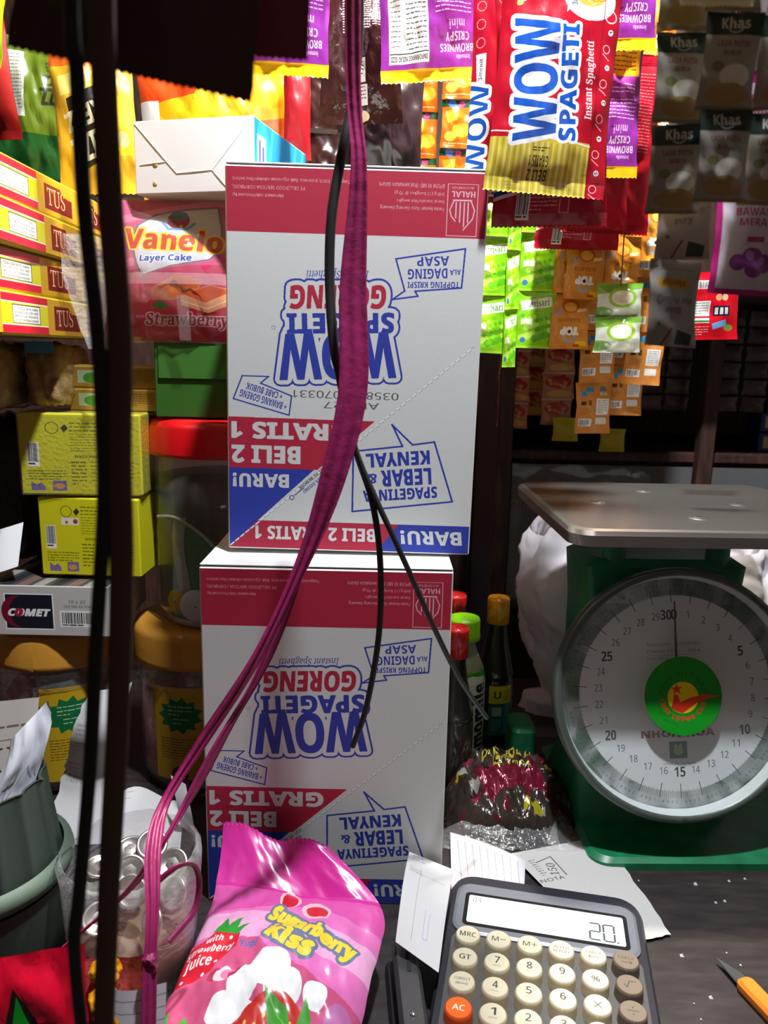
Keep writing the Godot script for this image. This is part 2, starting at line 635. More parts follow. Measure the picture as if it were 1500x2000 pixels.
	p.text("PT DELLIFOOD SENTOSA CORPINDO,", "r", 154, 316, 215, 319.3, pale)
	p.text("Tangerang 15810, Indonesia. Baik digunakan sebelum/Best before:", "r", 116, 322.5, 215, 326, pale)
	p.half_turn()
	return p

func wow_print() -> Print:   # hung with its long side upright: print runs up the pack
	var p := Print.new(100, 190, 7, c8(186, 16, 40))
	p.grain(0.02, 8, 3, 4)
	var blue := c8(20, 84, 182)
	var white := c8(240, 242, 244)
	# straw coloured foot of the pack
	p.rect(0, 149, 84, 190, c8(206, 186, 60))
	for i in 34:
		p.rect(i * 2.5, 149 + i * 0.12, i * 2.5 + (0.8 + 0.5 * (i % 3)), 190, c8(226, 212, 120) if i % 2 else c8(186, 164, 48))
	p.line([0, 144.5, 20, 145.5, 60, 149, 84, 151], 1.0, white)
	p.text("GRATIS 1", "b", 34, 161, 50, 169.5, c8(50, 44, 20), {"rot": PI})
	p.text("BELI 2", "b", 34, 171.5, 50, 179.5, c8(50, 44, 20), {"rot": PI})
	p.small(36, 155, 50, 2, 2, 1, c8(60, 52, 26), 5)
	# plate of pasta at the top edge
	p.disc(72, 44, 22, white, 16)
	p.disc(71, 40, 14, c8(224, 160, 70), 10)
	for i in 14:
		p.ring(62 + (i * 7) % 19, 36 + (i * 5) % 9, 4, 0.9, c8(246, 206, 120) if i % 2 else c8(190, 110, 40), i * 0.7, i * 0.7 + 3.0)
	p.poly([52, 56, 56, 28, 68, 30, 62, 46], white)
	p.text("3menit", "b", 49, 39, 67, 44, c8(40, 50, 90), {"rot": -PI / 2})
	for i in 26:
		p.disc(12 + (i * 13) % 30, 22 + (i * 17) % 30, 1.0 + (i % 3) * 0.8, c8(240, 214, 180) if i % 2 else c8(232, 196, 90))
	# wordmark runs upwards
	for pass_ in [[3.4, white], [0.0, blue]]:
		p.text("WOW", "b", -13, 88, 77, 124, pass_[1], {"rot": -PI / 2 - 0.08, "pass": pass_[0], "fat": 0.35})
		p.text("SPAGETI", "b", 18, 100, 102, 114, pass_[1], {"rot": -PI / 2 - 0.08, "pass": pass_[0] * 0.7, "fat": 0.4})
	p.text("Instant Spaghetti", "S", 49, 99, 107, 107, white, {"rot": -PI / 2 - 0.08, "skew": 0.2})
	# cooking steps on the side panel
	p.rect(84.5, 0, 85.2, 190, c8(150, 10, 30))
	for i in 5:
		p.disc(92, 66 + i * 26, 2.2, white)
		p.text(str(i + 1), "b", 91, 64.7 + i * 26, 93, 67.3 + i * 26, c8(60, 60, 60), {"rot": -PI / 2})
		p.ring(90, 78 + i * 26, 3.0, 0.7, c8(236, 190, 196))
		p.line([87, 82 + i * 26, 93, 86 + i * 26], 0.7, c8(236, 190, 196))
	p.ring(91, 54, 5, 0.8, white)
	return p

func wow_back() -> Print:
	var p := Print.new(100, 190, 3, c8(160, 14, 36))
	for pass_ in [[3.0, c8(236, 238, 240)], [0.0, c8(20, 70, 150)]]:
		p.text("WOW", "b", -30, 118, 46, 138, pass_[1], {"rot": -PI / 2, "pass": pass_[0]})
	p.poly([4, 66, 14, 66, 14, 92, 6, 92], c8(230, 230, 228))
	p.text("3menit", "b", 0, 77, 18, 81, c8(60, 60, 80), {"rot": -PI / 2})
	for i in 4:
		p.ring(8, 12 + i * 15, 4, 0.8, c8(214, 130, 140))
	p.small(40, 20, 90, 26, 3.4, 1.1, c8(206, 120, 130), 9)
	p.line([58, 166, 66, 166, 66, 178, 58, 178], 0.6, c8(220, 160, 166), true)
	p.small(30, 166, 56, 4, 3, 1, c8(214, 150, 156), 12)
	p.bars(20, 160, 32, 184, 4)
	return p

func brownie_print() -> Print:   # hangs upside down
	var p := Print.new(100, 150, 4, c8(150, 52, 158))
	for i in 9:
		p.ring(24 + (i % 3) * 10, 20 + i * 6, 10 + i * 2, 0.4, c8(160, 66, 168))
	p.rect(0, 0, 100, 12, c8(238, 182, 20))
	p.text("lemonilo", "b", 10, 18, 24, 22, c8(226, 200, 230))
	p.text("BROWNIES", "b", 6, 24, 40, 31, c8(236, 222, 240))
	p.text("CRISPY", "b", 10, 33, 34, 40, c8(236, 222, 240))
	p.text("mini", "b", 14, 42, 30, 50, c8(220, 186, 226))
	p.small(6, 56, 44, 6, 3.4, 1.3, c8(222, 190, 228), 3)
	p.small(8, 80, 44, 3, 3.4, 1.3, c8(222, 190, 228), 6)
	p.rect(52, 16, 92, 84, c8(232, 230, 226))
	p.text("INFORMASI NILAI GIZI", "b", 54, 18, 90, 22, c8(60, 60, 60))
	p.line([53, 24, 91, 24], 0.8, c8(60, 60, 60))
	p.small(54, 27, 74, 13, 4, 1.2, c8(90, 90, 90), 8)
	p.small(80, 30, 90, 12, 4, 1.0, c8(110, 110, 110), 9)
	p.rect(70, 92, 92, 124, c8(226, 224, 220))
	p.small(72, 95, 90, 7, 4, 1.1, c8(90, 90, 90), 10)
	p.rect(4, 96, 44, 150, c8(238, 182, 20))
	p.small(8, 102, 40, 8, 4, 1.4, c8(120, 86, 10), 11)
	p.half_turn()
	return p

func choc_print() -> Print:
	var p := Print.new(100, 140, 3.6, c8(52, 26, 24))
	p.small(30, 14, 64, 14, 2.6, 1.5, c8(206, 196, 190), 2)
	p.small(66, 14, 96, 12, 2.6, 1.5, c8(190, 180, 176), 3)
	p.rect(66, 8, 90, 14, c8(220, 218, 212))
	p.poly([34, 62, 52, 60, 50, 70, 36, 68], c8(206, 212, 220))
	p.text("it's", "b", 37, 62, 48, 68, c8(50, 60, 90), {"rot": PI})
	p.rect(34, 76, 58, 100, c8(226, 224, 220))
	p.small(36, 80, 56, 5, 4, 1.4, c8(70, 66, 64), 6)
	p.rect(36, 102, 60, 122, c8(216, 212, 206))
	p.small(38, 104, 58, 5, 3.4, 1.2, c8(70, 66, 64), 7)
	p.disc(52, 132, 9, c8(220, 196, 150), 6)
	p.disc(48, 126, 5, c8(170, 110, 50))
	return p

func orange_print() -> Print:
	var p := Print.new(40, 60, 5, c8(206, 92, 18))
	p.grain(0.05, 8, 4, 2)
	p.rect(0, 0, 40, 9, c8(20, 70, 40))
	p.disc(13, 5, 5, c8(60, 110, 190))
	p.disc(25, 5, 4, c8(200, 60, 120))
	p.poly([4, 14, 22, 12, 20, 26, 8, 30], c8(240, 150, 30))
	p.disc(26, 38, 12, c8(236, 140, 36), 9)
	p.disc(12, 46, 8, c8(246, 178, 60), 6)
	p.small(4, 54, 36, 2, 2.6, 1, c8(250, 214, 150), 4)
	return p

func green_print() -> Print:
	var p := Print.new(45, 70, 5, c8(136, 206, 30))
	p.grain(0.05, 10, 5, 7)
	for i in 22:
		p.disc(6 + (i * 17) % 36, 30 + (i * 11) % 32, 2.4 + i % 3, c8(190, 230, 90) if i % 2 else c8(92, 176, 30))
	p.poly([3, 12, 40, 6, 42, 18, 5, 24], c8(236, 244, 226))
	p.text("Nutrisari", "S", 6, 10, 38, 19, c8(70, 140, 40), {"rot": -0.14, "skew": 0.2})
	p.rect(4, 34, 18, 41, c8(238, 246, 214))
	p.disc(8, 60, 3.4, c8(60, 120, 190))
	p.rect(0, 0, 45, 3, c8(160, 224, 50))
	p.rect(0, 67, 45, 70, c8(160, 224, 50))
	return p

func coffee_print() -> Print:   # hangs upside down
	var p := Print.new(50, 70, 5, c8(216, 142, 52))
	p.grain(0.06, 12, 6, 5)
	p.ring(25, 16, 6.5, 3.2, c8(150, 170, 186))
	p.text("TOP", "b", 14, 18.5, 37, 27, c8(250, 248, 240), {"fat": 1.0})
	p.text("TOP", "b", 14, 18.5, 37, 27, c8(244, 240, 232))
	p.disc(25.5, 22, 2.2, c8(60, 40, 30))
	p.text("GULA AREN", "r", 12, 34, 40, 39, c8(110, 74, 30))
	p.disc(25, 54, 12, c8(196, 104, 30), 9)
	p.disc(25, 53, 8, c8(236, 170, 70), 6)
	p.poly([34, 44, 46, 42, 46, 50, 36, 52], c8(170, 140, 130))
	p.poly([4, 48, 16, 46, 16, 50, 4, 52], c8(250, 220, 170))
	p.rect(3, 4, 17, 10, c8(240, 200, 20))
	p.rect(12, 3, 20, 6, c8(200, 60, 20))
	p.half_turn()
	return p

func coffee_back() -> Print:
	var p := Print.new(50, 70, 5, c8(206, 134, 56))
	p.grain(0.05, 12, 6, 6)
	p.rect(28, 22, 46, 44, c8(232, 230, 226))
	p.small(30, 24, 44, 8, 2.4, 0.9, c8(110, 100, 96), 3)
	p.rect(28, 48, 44, 57, c8(226, 222, 216))
	p.bars(4, 50, 22, 60, 8)
	p.rect(6, 12, 14, 19, c8(40, 150, 210))
	p.rect(14, 6, 24, 13, c8(40, 150, 210))
	p.disc(38, 9, 5, c8(120, 116, 112))
	p.text("TOP", "b", 33, 12, 44, 17, c8(240, 236, 228), {"rot": PI})
	p.rect(6, 26, 13, 31, c8(60, 44, 20))
	p.rect(16, 24, 21, 31, c8(120, 80, 20))
	p.small(5, 36, 22, 4, 2.4, 0.8, c8(150, 100, 50), 4)
	return p

func lime_print() -> Print:
	var p := Print.new(50, 40, 5, c8(206, 214, 196))
	p.poly([0, 0, 50, 0, 50, 6, 0, 12], c8(120, 176, 60))
	p.disc(27, 16, 16, c8(150, 200, 60), 11)
	p.disc(27, 16, 12, c8(238, 244, 214), 8)
	p.disc(4, 32, 14, c8(110, 160, 70), 6)
	return p

func khas_print() -> Print:
	var p := Print.new(50, 72, 5, c8(166, 160, 150))
	p.rect(0, 0, 50, 17, c8(34, 52, 44))
	p.text("Khas", "b", 14, 3.5, 38, 12.5, c8(206, 206, 200))
	p.ring(26, 6, 9, 0.9, c8(206, 206, 200), 0.5, 2.2)
	p.text("LADA PUTIH", "b", 11, 21, 40, 25.5, c8(120, 60, 50))
	p.text("BUBUK", "b", 18, 28, 34, 31.5, c8(120, 60, 50))
	p.disc(14, 40, 6, c8(120, 128, 70), 4)
	p.disc(30, 47, 14, c8(226, 222, 212), 9)
	p.disc(26, 60, 20, c8(170, 140, 90), 8)
	p.rect(0, 69, 50, 72, c8(150, 130, 90))
	return p

func pepper_print() -> Print:
	var p := Print.new(50, 80, 5, c8(160, 154, 150))
	p.poly([6, 2, 22, 2, 20, 16, 4, 12], c8(52, 58, 50))
	p.line([26, 16, 34, 2], 2, c8(130, 50, 60))
	p.text("Rasa", "S", 16, 30, 34, 36, c8(100, 92, 96), {"skew": 0.3, "rot": -0.1})
	p.text("dan Peliang", "S", 6, 39, 44, 47, c8(100, 92, 96), {"skew": 0.3})
	p.poly([12, 53, 40, 53, 44, 58, 40, 63, 12, 63, 8, 58], c8(190, 150, 60))
	p.text("Merica", "b", 14, 55, 38, 61, c8(150, 60, 30), {"skew": 0.2})
	p.line([8, 71, 44, 71], 0.6, c8(120, 118, 110))
	p.disc(40, 20, 2, c8(90, 110, 80))
	p.half_turn()
	return p

func onion_print() -> Print:
	var p := Print.new(60, 80, 5, c8(176, 40, 120))
	p.rect(5, 6, 57, 76, c8(196, 188, 198))
	p.text("BAWANG", "b", 16, 14, 50, 20, c8(170, 60, 110))
	p.text("MERAH", "b", 19, 22, 46, 28, c8(170, 60, 110))
	p.rect(26, 36, 40, 40, c8(170, 60, 110))
	for q in [[20, 56, 7], [32, 52, 9], [42, 56, 8], [34, 60, 8]]:
		p.disc(q[0], q[1], q[2], c8(130, 62, 140), q[2] * 0.9)
	for q in [[30, 50, 4], [40, 54, 3]]:
		p.disc(q[0], q[1], q[2], c8(176, 120, 184), q[2])
	return p

func red_packet_print() -> Print:
	var p := Print.new(60, 80, 5, c8(214, 14, 34))
	p.bars(8, 10, 24, 20, 3)
	p.rect(4, 34, 24, 52, c8(230, 226, 220))
	p.small(6, 36, 22, 5, 3, 1, c8(110, 100, 100), 3)
	p.rect(4, 54, 24, 60, c8(220, 226, 220))
	p.rect(4, 57, 24, 59, c8(40, 130, 60))
	p.small(4, 64, 24, 4, 3, 1.2, c8(240, 170, 170), 4)
	p.rect(28, 40, 48, 52, c8(30, 30, 60))
	for i in 3:
		p.rect(30 + i * 6, 42, 34 + i * 6, 50, c8(220, 214, 210))
	p.disc(34, 30, 4, c8(236, 180, 120))
	p.disc(42, 30, 4, c8(240, 200, 170))
	p.poly([27, 61, 44, 56, 46, 63, 29, 68], c8(110, 170, 220))
	p.disc(48, 66, 6, c8(130, 150, 60), 4)
	return p

func chili_print() -> Print:
	var p := Print.new(55, 60, 5, c8(190, 120, 90))
	p.grain(0.06, 10, 8, 3)
	p.disc(28, 22, 24, c8(170, 50, 40), 14)
	for i in 12:
		p.disc(12 + (i * 13) % 34, 18 + (i * 7) % 16, 4, c8(200, 60, 40) if i % 2 else c8(206, 140, 70))
	p.disc(30, 48, 22, c8(214, 160, 70), 8)
	p.disc(36, 8, 4, c8(190, 30, 40))
	p.rect(0, 0, 55, 3, c8(214, 196, 150))
	return p

func vanelo_print() -> Print:
	var p := Print.new(150, 190, 4.6, c8(206, 92, 130))
	p.grain(0.03, 30, 8, 3)
	for i in 7:
		p.poly([0, i * 30, 150, i * 30 - 40, 150, i * 30 - 26, 0, i * 30 + 10], [c8(214, 110, 146), c8(224, 132, 160)][i % 2])
	p.rect(0, 120, 150, 190, c8(186, 34, 62))
	p.poly([0, 100, 150, 84, 150, 130, 0, 140], c8(196, 60, 96))
	p.t = Transform2D(0, Vector2(13, -5))
	# shield
	var sh := [22, 62, 30, 40, 50, 26, 76, 18, 118, 12, 124, 40, 126, 70, 112, 86, 70, 96, 34, 110, 28, 92]
	p.poly(sh, c8(150, 120, 140))
	var s2 := []
	for i in range(0, sh.size(), 2):
		s2.append_array([74 + (sh[i] - 74) * 0.95, 62 + (sh[i + 1] - 62) * 0.95])
	p.poly(s2, c8(206, 206, 214))
	p.line(s2, 0.8, c8(120, 60, 60), true)
	p.disc(76, 34, 12, c8(190, 40, 50), 12)
	p.disc(76, 28, 10, c8(90, 120, 170), 7)
	p.disc(74, 30, 7, c8(60, 130, 80), 4)
	p.arc_text("CREAM", "b", 76, 12, 34, PI, 3.4, c8(235, 240, 246), true, 6)
	p.line([60, 38, 66, 46, 86, 46, 93, 38], 3.2, c8(110, 160, 206))
	for pass_ in [[2.2, c8(240, 214, 60)], [0.0, c8(208, 74, 44)]]:
		p.text("Vanelo", "b", 18, 46, 124, 74, pass_[1], {"pass": pass_[0], "fat": 0.5, "rot": 0.03, "skew": 0.05})
	for pass_ in [[1.0, c8(236, 240, 246)], [0.0, c8(60, 90, 170)]]:
		p.text("Layer Cake", "b", 34, 80, 92, 91, pass_[1], {"pass": pass_[0], "fat": 0.2, "rot": -0.03, "skew": 0.1})
	# slices of cake
	p.poly([46, 124, 74, 106, 104, 112, 96, 128, 70, 140, 46, 140], c8(214, 120, 70))
	p.poly([74, 106, 104, 112, 96, 124, 66, 118], c8(206, 92, 50))
	p.poly([78, 134, 110, 118, 136, 124, 134, 142, 106, 156, 78, 146], c8(222, 150, 110))
	p.poly([82, 132, 110, 119, 134, 125, 104, 142], c8(204, 84, 46))
	p.line([78, 140, 106, 150, 135, 134], 1.2, c8(240, 210, 190))
	p.disc(54, 158, 9, c8(196, 30, 44), 10)
	p.poly([44, 148, 54, 140, 64, 148, 56, 152], c8(50, 120, 50))
	for pass_ in [[1.6, c8(226, 180, 190)], [0.0, c8(150, 26, 50)]]:
		p.text("Strawberry", "S", 36, 156, 128, 178, pass_[1], {"pass": pass_[0], "fat": 0.1, "skew": 0.25})
	p.text("RASA", "r", 26, 160, 35, 164, c8(230, 180, 190))
	return p

func warning_print(four: bool) -> Print:   # long side of a carton of cigarettes
	var p := Print.new(280, 46, 3.6, c8(190, 148, 40))
	p.rect(0, 0, 96, 46, c8(206, 200, 30))
	p.rect(0, 0, 96, 9, c8(200, 20, 46))
	p.rect(0, 37, 96, 46, c8(200, 20, 46))
	p.rect(0, 9, 96, 10.4, c8(240, 238, 225))
	p.rect(0, 35.6, 96, 37, c8(240, 238, 225))
	p.rect(20, 12, 78, 34.5, c8(26, 24, 24))
	p.rect(21, 13, 77, 33.5, c8(238, 238, 236))
	var rows := ["DILARANG MENJUAL/", "MEMBERI PADA ANAK", "USIA DIBAWAH 18 THN", "DAN PEREMPUAN HAMIL"] if not four else ["TIDAK ADA BATAS AMAN", "MENGANDUNG LEBIH DARI", "4000 ZAT KIMIA BERBAHAYA,", "43 ZAT PENYEBAB KANKER"]
	for i in 4:
		p.text(rows[i], "b", 25, 15 + i * 4.7, 73, 18.2 + i * 4.7, c8(60, 58, 56))
	for k in 2:
		p.rect(112 + k * 90, 8, 178 + k * 90, 40, c8(112, 30, 26))
		p.text("TUS", "s", 118 + k * 90, 12, 160 + k * 90, 34, c8(206, 170, 120))
		p.disc(172 + k * 90, 8, 22, c8(190, 148, 40), 9)
	return p

func yellow_print(sd: int) -> Print:
	var p := Print.new(110, 85, 5, c8(206, 200, 24))
	p.grain(0.03, 10, 4, sd)
	p.bars(6, 30, 17, 56, sd)
	p.ring(30, 14, 6, 0.9, c8(110, 110, 20))
	p.poly([38, 14, 42, 10, 45, 14, 41, 19], c8(50, 60, 20))
	p.small(46, 8, 104, 3, 4, 1.6, c8(120, 118, 20), sd)
	p.small(46, 20, 104, 7, 3, 1.0, c8(130, 128, 20), sd + 1)
	p.text("ATURAN PEMAKAIAN", "b", 50, 43, 100, 46, c8(90, 88, 20), {"rot": PI})
	p.small(6, 60, 42, 4, 3, 1.2, c8(110, 108, 20), sd + 2)
	p.small(46, 50, 60, 7, 4, 1.6, c8(110, 108, 20), sd + 3)
	p.small(64, 50, 104, 6, 4, 1.2, c8(120, 118, 20), sd + 4)
	p.rect(8, 72, 21, 82, c8(120, 100, 160))
	p.poly([8, 72, 13, 76, 17, 73, 21, 78, 21, 72], c8(206, 200, 24))
	p.rect(28, 71, 41, 82, c8(120, 100, 160))
	p.disc(34, 77, 5, c8(206, 150, 60), 3)
	if sd == 2:
		p.rect(24, 21, 44, 29, c8(226, 216, 206))
		p.disc(30, 26, 1.6, c8(150, 90, 40))
		p.disc(40, 25, 2.6, c8(150, 60, 40))
	return p

func comet_print() -> Print:
	var p := Print.new(126, 56, 6, c8(196, 192, 188))
	p.rect(15, 8, 68, 50, c8(236, 236, 234))
	p.rect(16.5, 9.5, 66.5, 48.5, c8(24, 26, 40))
	p.disc(30, 29, 18.5, c8(120, 18, 44), 18.5)
	p.disc(38, 29, 18, c8(24, 26, 40), 19.5)
	p.rect(66.5, 9.5, 67.5, 48.5, c8(236, 236, 234))
	p.text("COMET", "b", 19, 26, 64, 34, c8(238, 238, 240), {"skew": 0.25, "fat": 0.5})
	p.text("O", "b", 26.4, 26, 34, 34, c8(170, 30, 50), {"skew": 0.25, "fat": 0.9})
	p.text("10 x 20", "r", 84, 15, 102, 18.5, c8(60, 58, 56))
	p.text("KRETEK FILTER", "r", 79, 21, 108, 24, c8(60, 58, 56))
	p.bars(74, 27, 112, 46, 5)
	return p

func jar_label() -> Print:
	var p := Print.new(60, 120, 5, c8(196, 158, 30))
	p.grain(0.04, 10, 6, 3)
	var q := []
	for i in 22:
		var a := i / 22.0 * TAU
		var r := 27.0 if i % 2 else 20.0
		q.append_array([32 + cos(a) * r, 36 + sin(a) * r * 0.9])
	p.poly(q, c8(20, 110, 60))
	p.small(18, 24, 46, 3, 5, 1.6, c8(180, 206, 150), 3)
	p.small(24, 40, 42, 2, 5, 1.6, c8(180, 206, 150), 4)
	p.small(8, 66, 54, 8, 3.6, 1.4, c8(110, 84, 20), 5)
	p.disc(30, 114, 10, c8(60, 34, 20), 12)
	return p

func receipt_print(rows: Array, sd: int) -> Print:
	var p := Print.new(60, 130, 5, c8(204, 202, 203))
	p.grain(0.02, 8, 3, sd)
	var y := 6.0
	for s in rows:
		if s:
			p.write(s, "m", 5, y, 2.2, c8(90, 88, 92), 0.0, 0.9)
		y += 4.4
	return p

func dial_print() -> Print:
	var p := Print.new(250, 250, 5, c8(214, 222, 224))
	var ink := c8(66, 74, 82)
	for i in 300:
		var a := i / 300.0 * TAU
		var big := i % 10 == 0
		var r0 := 96.0 if big else (101.5 if i % 2 == 0 else 103.5)
		p.line([125 + sin(a) * r0, 125 - cos(a) * r0, 125 + sin(a) * 110, 125 - cos(a) * 110], 0.8 if big else 0.32, ink if big else c8(126, 134, 142))
		if i % 10 in [2, 4, 6, 8]:
			p.arc_text(str(i % 10), "r", 125, 125, 113, a, 2.8, c8(110, 118, 126))
	for i in 31:
		if i == 1 or i == 0:
			continue
		var a := i / 30.0 * TAU
		if i == 30:
			a -= 0.075
		var r := 83.0
		var five := i % 5 == 0
		var h := 10.5 if five else 7.5
		var x := 125 + sin(a) * r
		var y := 125 - cos(a) * r
		var w := h * 0.55 * str(i).length()
		p.text(str(i), "b" if five else "r", x - w / 2, y - h / 2, x + w / 2, y + h / 2, c8(40, 46, 54) if five else c8(84, 92, 100))
	p.text("0", "b", 124, 36.5, 130.5, 47.5, c8(40, 46, 54))
	p.text("1", "r", 141, 39.5, 143.5, 47, c8(84, 92, 100))
	p.text("TRADEMARK   REGISTERED", "r", 96, 72, 154, 75, c8(140, 130, 132))
	p.text("CAPACITY     30kg", "r", 96, 79, 154, 83, c8(130, 120, 124))
	p.line([96, 85, 154, 85], 0.5, c8(150, 150, 152))
	p.text("MIN 200 g", "r", 96, 87, 118, 90, c8(140, 132, 136))
	p.text("NHON HOA", "b", 86, 164, 164, 171, c8(140, 74, 88), {"fat": 0.4})
	p.rect(115, 176, 134, 194, c8(60, 110, 110))
	p.disc(124.5, 186, 5, c8(160, 170, 110))
	p.poly([119, 182, 122, 178, 124.5, 182, 127, 178, 130, 182], c8(160, 170, 110))
	p.text("MADE IN VIETNAM", "r", 108, 198, 142, 200.5, c8(130, 136, 140))
	return p

func sticker_print() -> Print:
	var p := Print.new(100, 100, 5, c8(10, 146, 30))
	p.arc_text("HANG VIET NAM", "r", 50, 52, 27, -0.12, 6, c8(4, 84, 22), false, 10)
	p.disc(50, 52, 20, c8(240, 206, 20))
	p.arc_text("CHAT LUONG CAO", "b", 50, 52, 24.5, PI, 5.2, c8(224, 70, 30), true, 6, 0.4)
	var star := []
	for i in 10:
		var a := i / 10.0 * TAU - 0.15
		var r := 8.0 if i % 2 == 0 else 3.2
		star.append_array([41 + sin(a) * r, 42 - cos(a) * r])
	p.poly(star, c8(230, 60, 24))
	p.poly([38, 49, 43, 49, 47, 58, 60, 51, 76, 46, 97, 46, 82, 50, 70, 56, 60, 64, 51, 72, 42, 70, 35, 66, 37, 62], c8(230, 60, 24))
	p.text("DO NGUOI TIEU DUNG", "r", 20, 76, 58, 79, c8(8, 96, 24), {"rot": 0.25})
	p.text("BINH CHON", "r", 27, 83, 47, 86, c8(8, 96, 24), {"rot": 0.25})
	return p

func key_print() -> Print:   # six columns, four rows of key tops
	var p := Print.new(240, 160, 5, c8(206, 196, 170))
	var keys := [["MRC", "M-", "M+", "AUTO|REPLAY", "CHECK|<-", "CHECK|->"], ["GT", "7|seven", "8|eight", "9|nine", "%", "V"], ["CORRECT|00-0", "4|four", "5|five", "6|six", "x", ":"], ["AC", "1|one", "2|two", "3|three", "-", "-"]]
	for r in 4:
		for c in 6:
			var x := c * 40.0
			var y := r * 40.0
			var ink := c8(52, 50, 48)
			if c == 5:
				p.rect(x, y, x + 40, y + 40, c8(118, 104, 90))
			if r == 3 and c == 0:
				p.rect(x, y, x + 40, y + 40, c8(238, 100, 20))
				ink = c8(240, 236, 226)
			var s: PackedStringArray = keys[r][c].split("|")
			if s[0] == "V":
				p.line([x + 12, y + 21, x + 16, y + 26, x + 20, y + 14, x + 29, y + 14], 1.4, ink)
			elif s[0] == ":":
				p.line([x + 12, y + 20, x + 28, y + 20], 1.4, ink)
				p.disc(x + 20, y + 14, 1.3, ink)
				p.disc(x + 20, y + 26, 1.3, ink)
			elif s[0] == "x":
				p.line([x + 15, y + 15, x + 25, y + 25], 1.3, ink)
				p.line([x + 15, y + 25, x + 25, y + 15], 1.3, ink)
			elif s[0] in ["M-", "M+"]:
				p.text("M", "r", x + 9, y + 15, x + 20, y + 25, ink)
				p.line([x + 23, y + 20, x + 31, y + 20], 1.2, ink)
				if s[0] == "M+":
					p.line([x + 27, y + 16, x + 27, y + 24], 1.2, ink)
			elif s.size() == 1:
				var w := 13.0 if s[0] in ["MRC"] else (9.0 if s[0] in ["GT", "AC"] else 6.0)
				p.text(s[0], "r", x + 20 - w, y + 15, x + 20 + w, y + 25, ink, {"fat": 0.15})
			elif s[0].length() == 1:
				p.text(s[0], "r", x + 16, y + 9, x + 24, y + 22, ink, {"fat": 0.2})
				p.text(s[1], "r", x + 14, y + 26, x + 26, y + 29, c8(120, 112, 100))
			else:
				p.text(s[0], "r", x + 8, y + 13, x + 32, y + 18.5, ink)
				if s[1] in ["<-", "->"]:
					var e := -1.0 if s[1] == "<-" else 1.0
					p.line([x + 12, y + 25, x + 28, y + 25], 1.0, ink)
					p.line([x + 20 + 5 * e, y + 22, x + 20 + 8 * e, y + 25, x + 20 + 5 * e, y + 28], 1.0, ink)
				elif s[1] == "00-0":
					p.text("00", "r", x + 11, y + 22, x + 17, y + 27, ink)
					p.line([x + 18, y + 24.5, x + 25, y + 24.5], 0.9, ink)
					p.text("0", "r", x + 26, y + 22, x + 29, y + 27, ink)
				else:
					p.text(s[1], "r", x + 7, y + 22, x + 33, y + 27.5, ink)
	return p

func lcd_print() -> Print:
	var p := Print.new(138, 34, 7, c8(226, 232, 232))
	var ink := c8(70, 76, 80)
	# seven-segment figures 2 and 0, and a small memory count
	var seg := {"2": [0, 1, 6, 4, 3], "0": [0, 1, 2, 3, 4, 5], "3": [0, 1, 6, 2, 3]}
	for q in [["2", 108.0, 12.0, 9.0, 19.0, 1.7], ["0", 120.0, 12.0, 9.0, 19.0, 1.7], ["0", 4.0, 3.0, 2.6, 5.5, 0.5], ["3", 8.0, 3.0, 2.6, 5.5, 0.5]]:
		var x: float = q[1]
		var y: float = q[2]
		var w: float = q[3]
		var h: float = q[4]
		var e := [[x, y, x + w, y], [x + w, y, x + w, y + h / 2], [x + w, y + h / 2, x + w, y + h], [x, y + h, x + w, y + h], [x, y + h / 2, x, y + h], [x, y, x, y + h / 2], [x, y + h / 2, x + w, y + h / 2]]
		for s in seg[q[0]]:
			p.line([lerpf(e[s][0], e[s][2], 0.12), lerpf(e[s][1], e[s][3], 0.12), lerpf(e[s][0], e[s][2], 0.88), lerpf(e[s][1], e[s][3], 0.88)], q[5], ink)
	p.disc(131.5, 31, 1, ink)
	return p

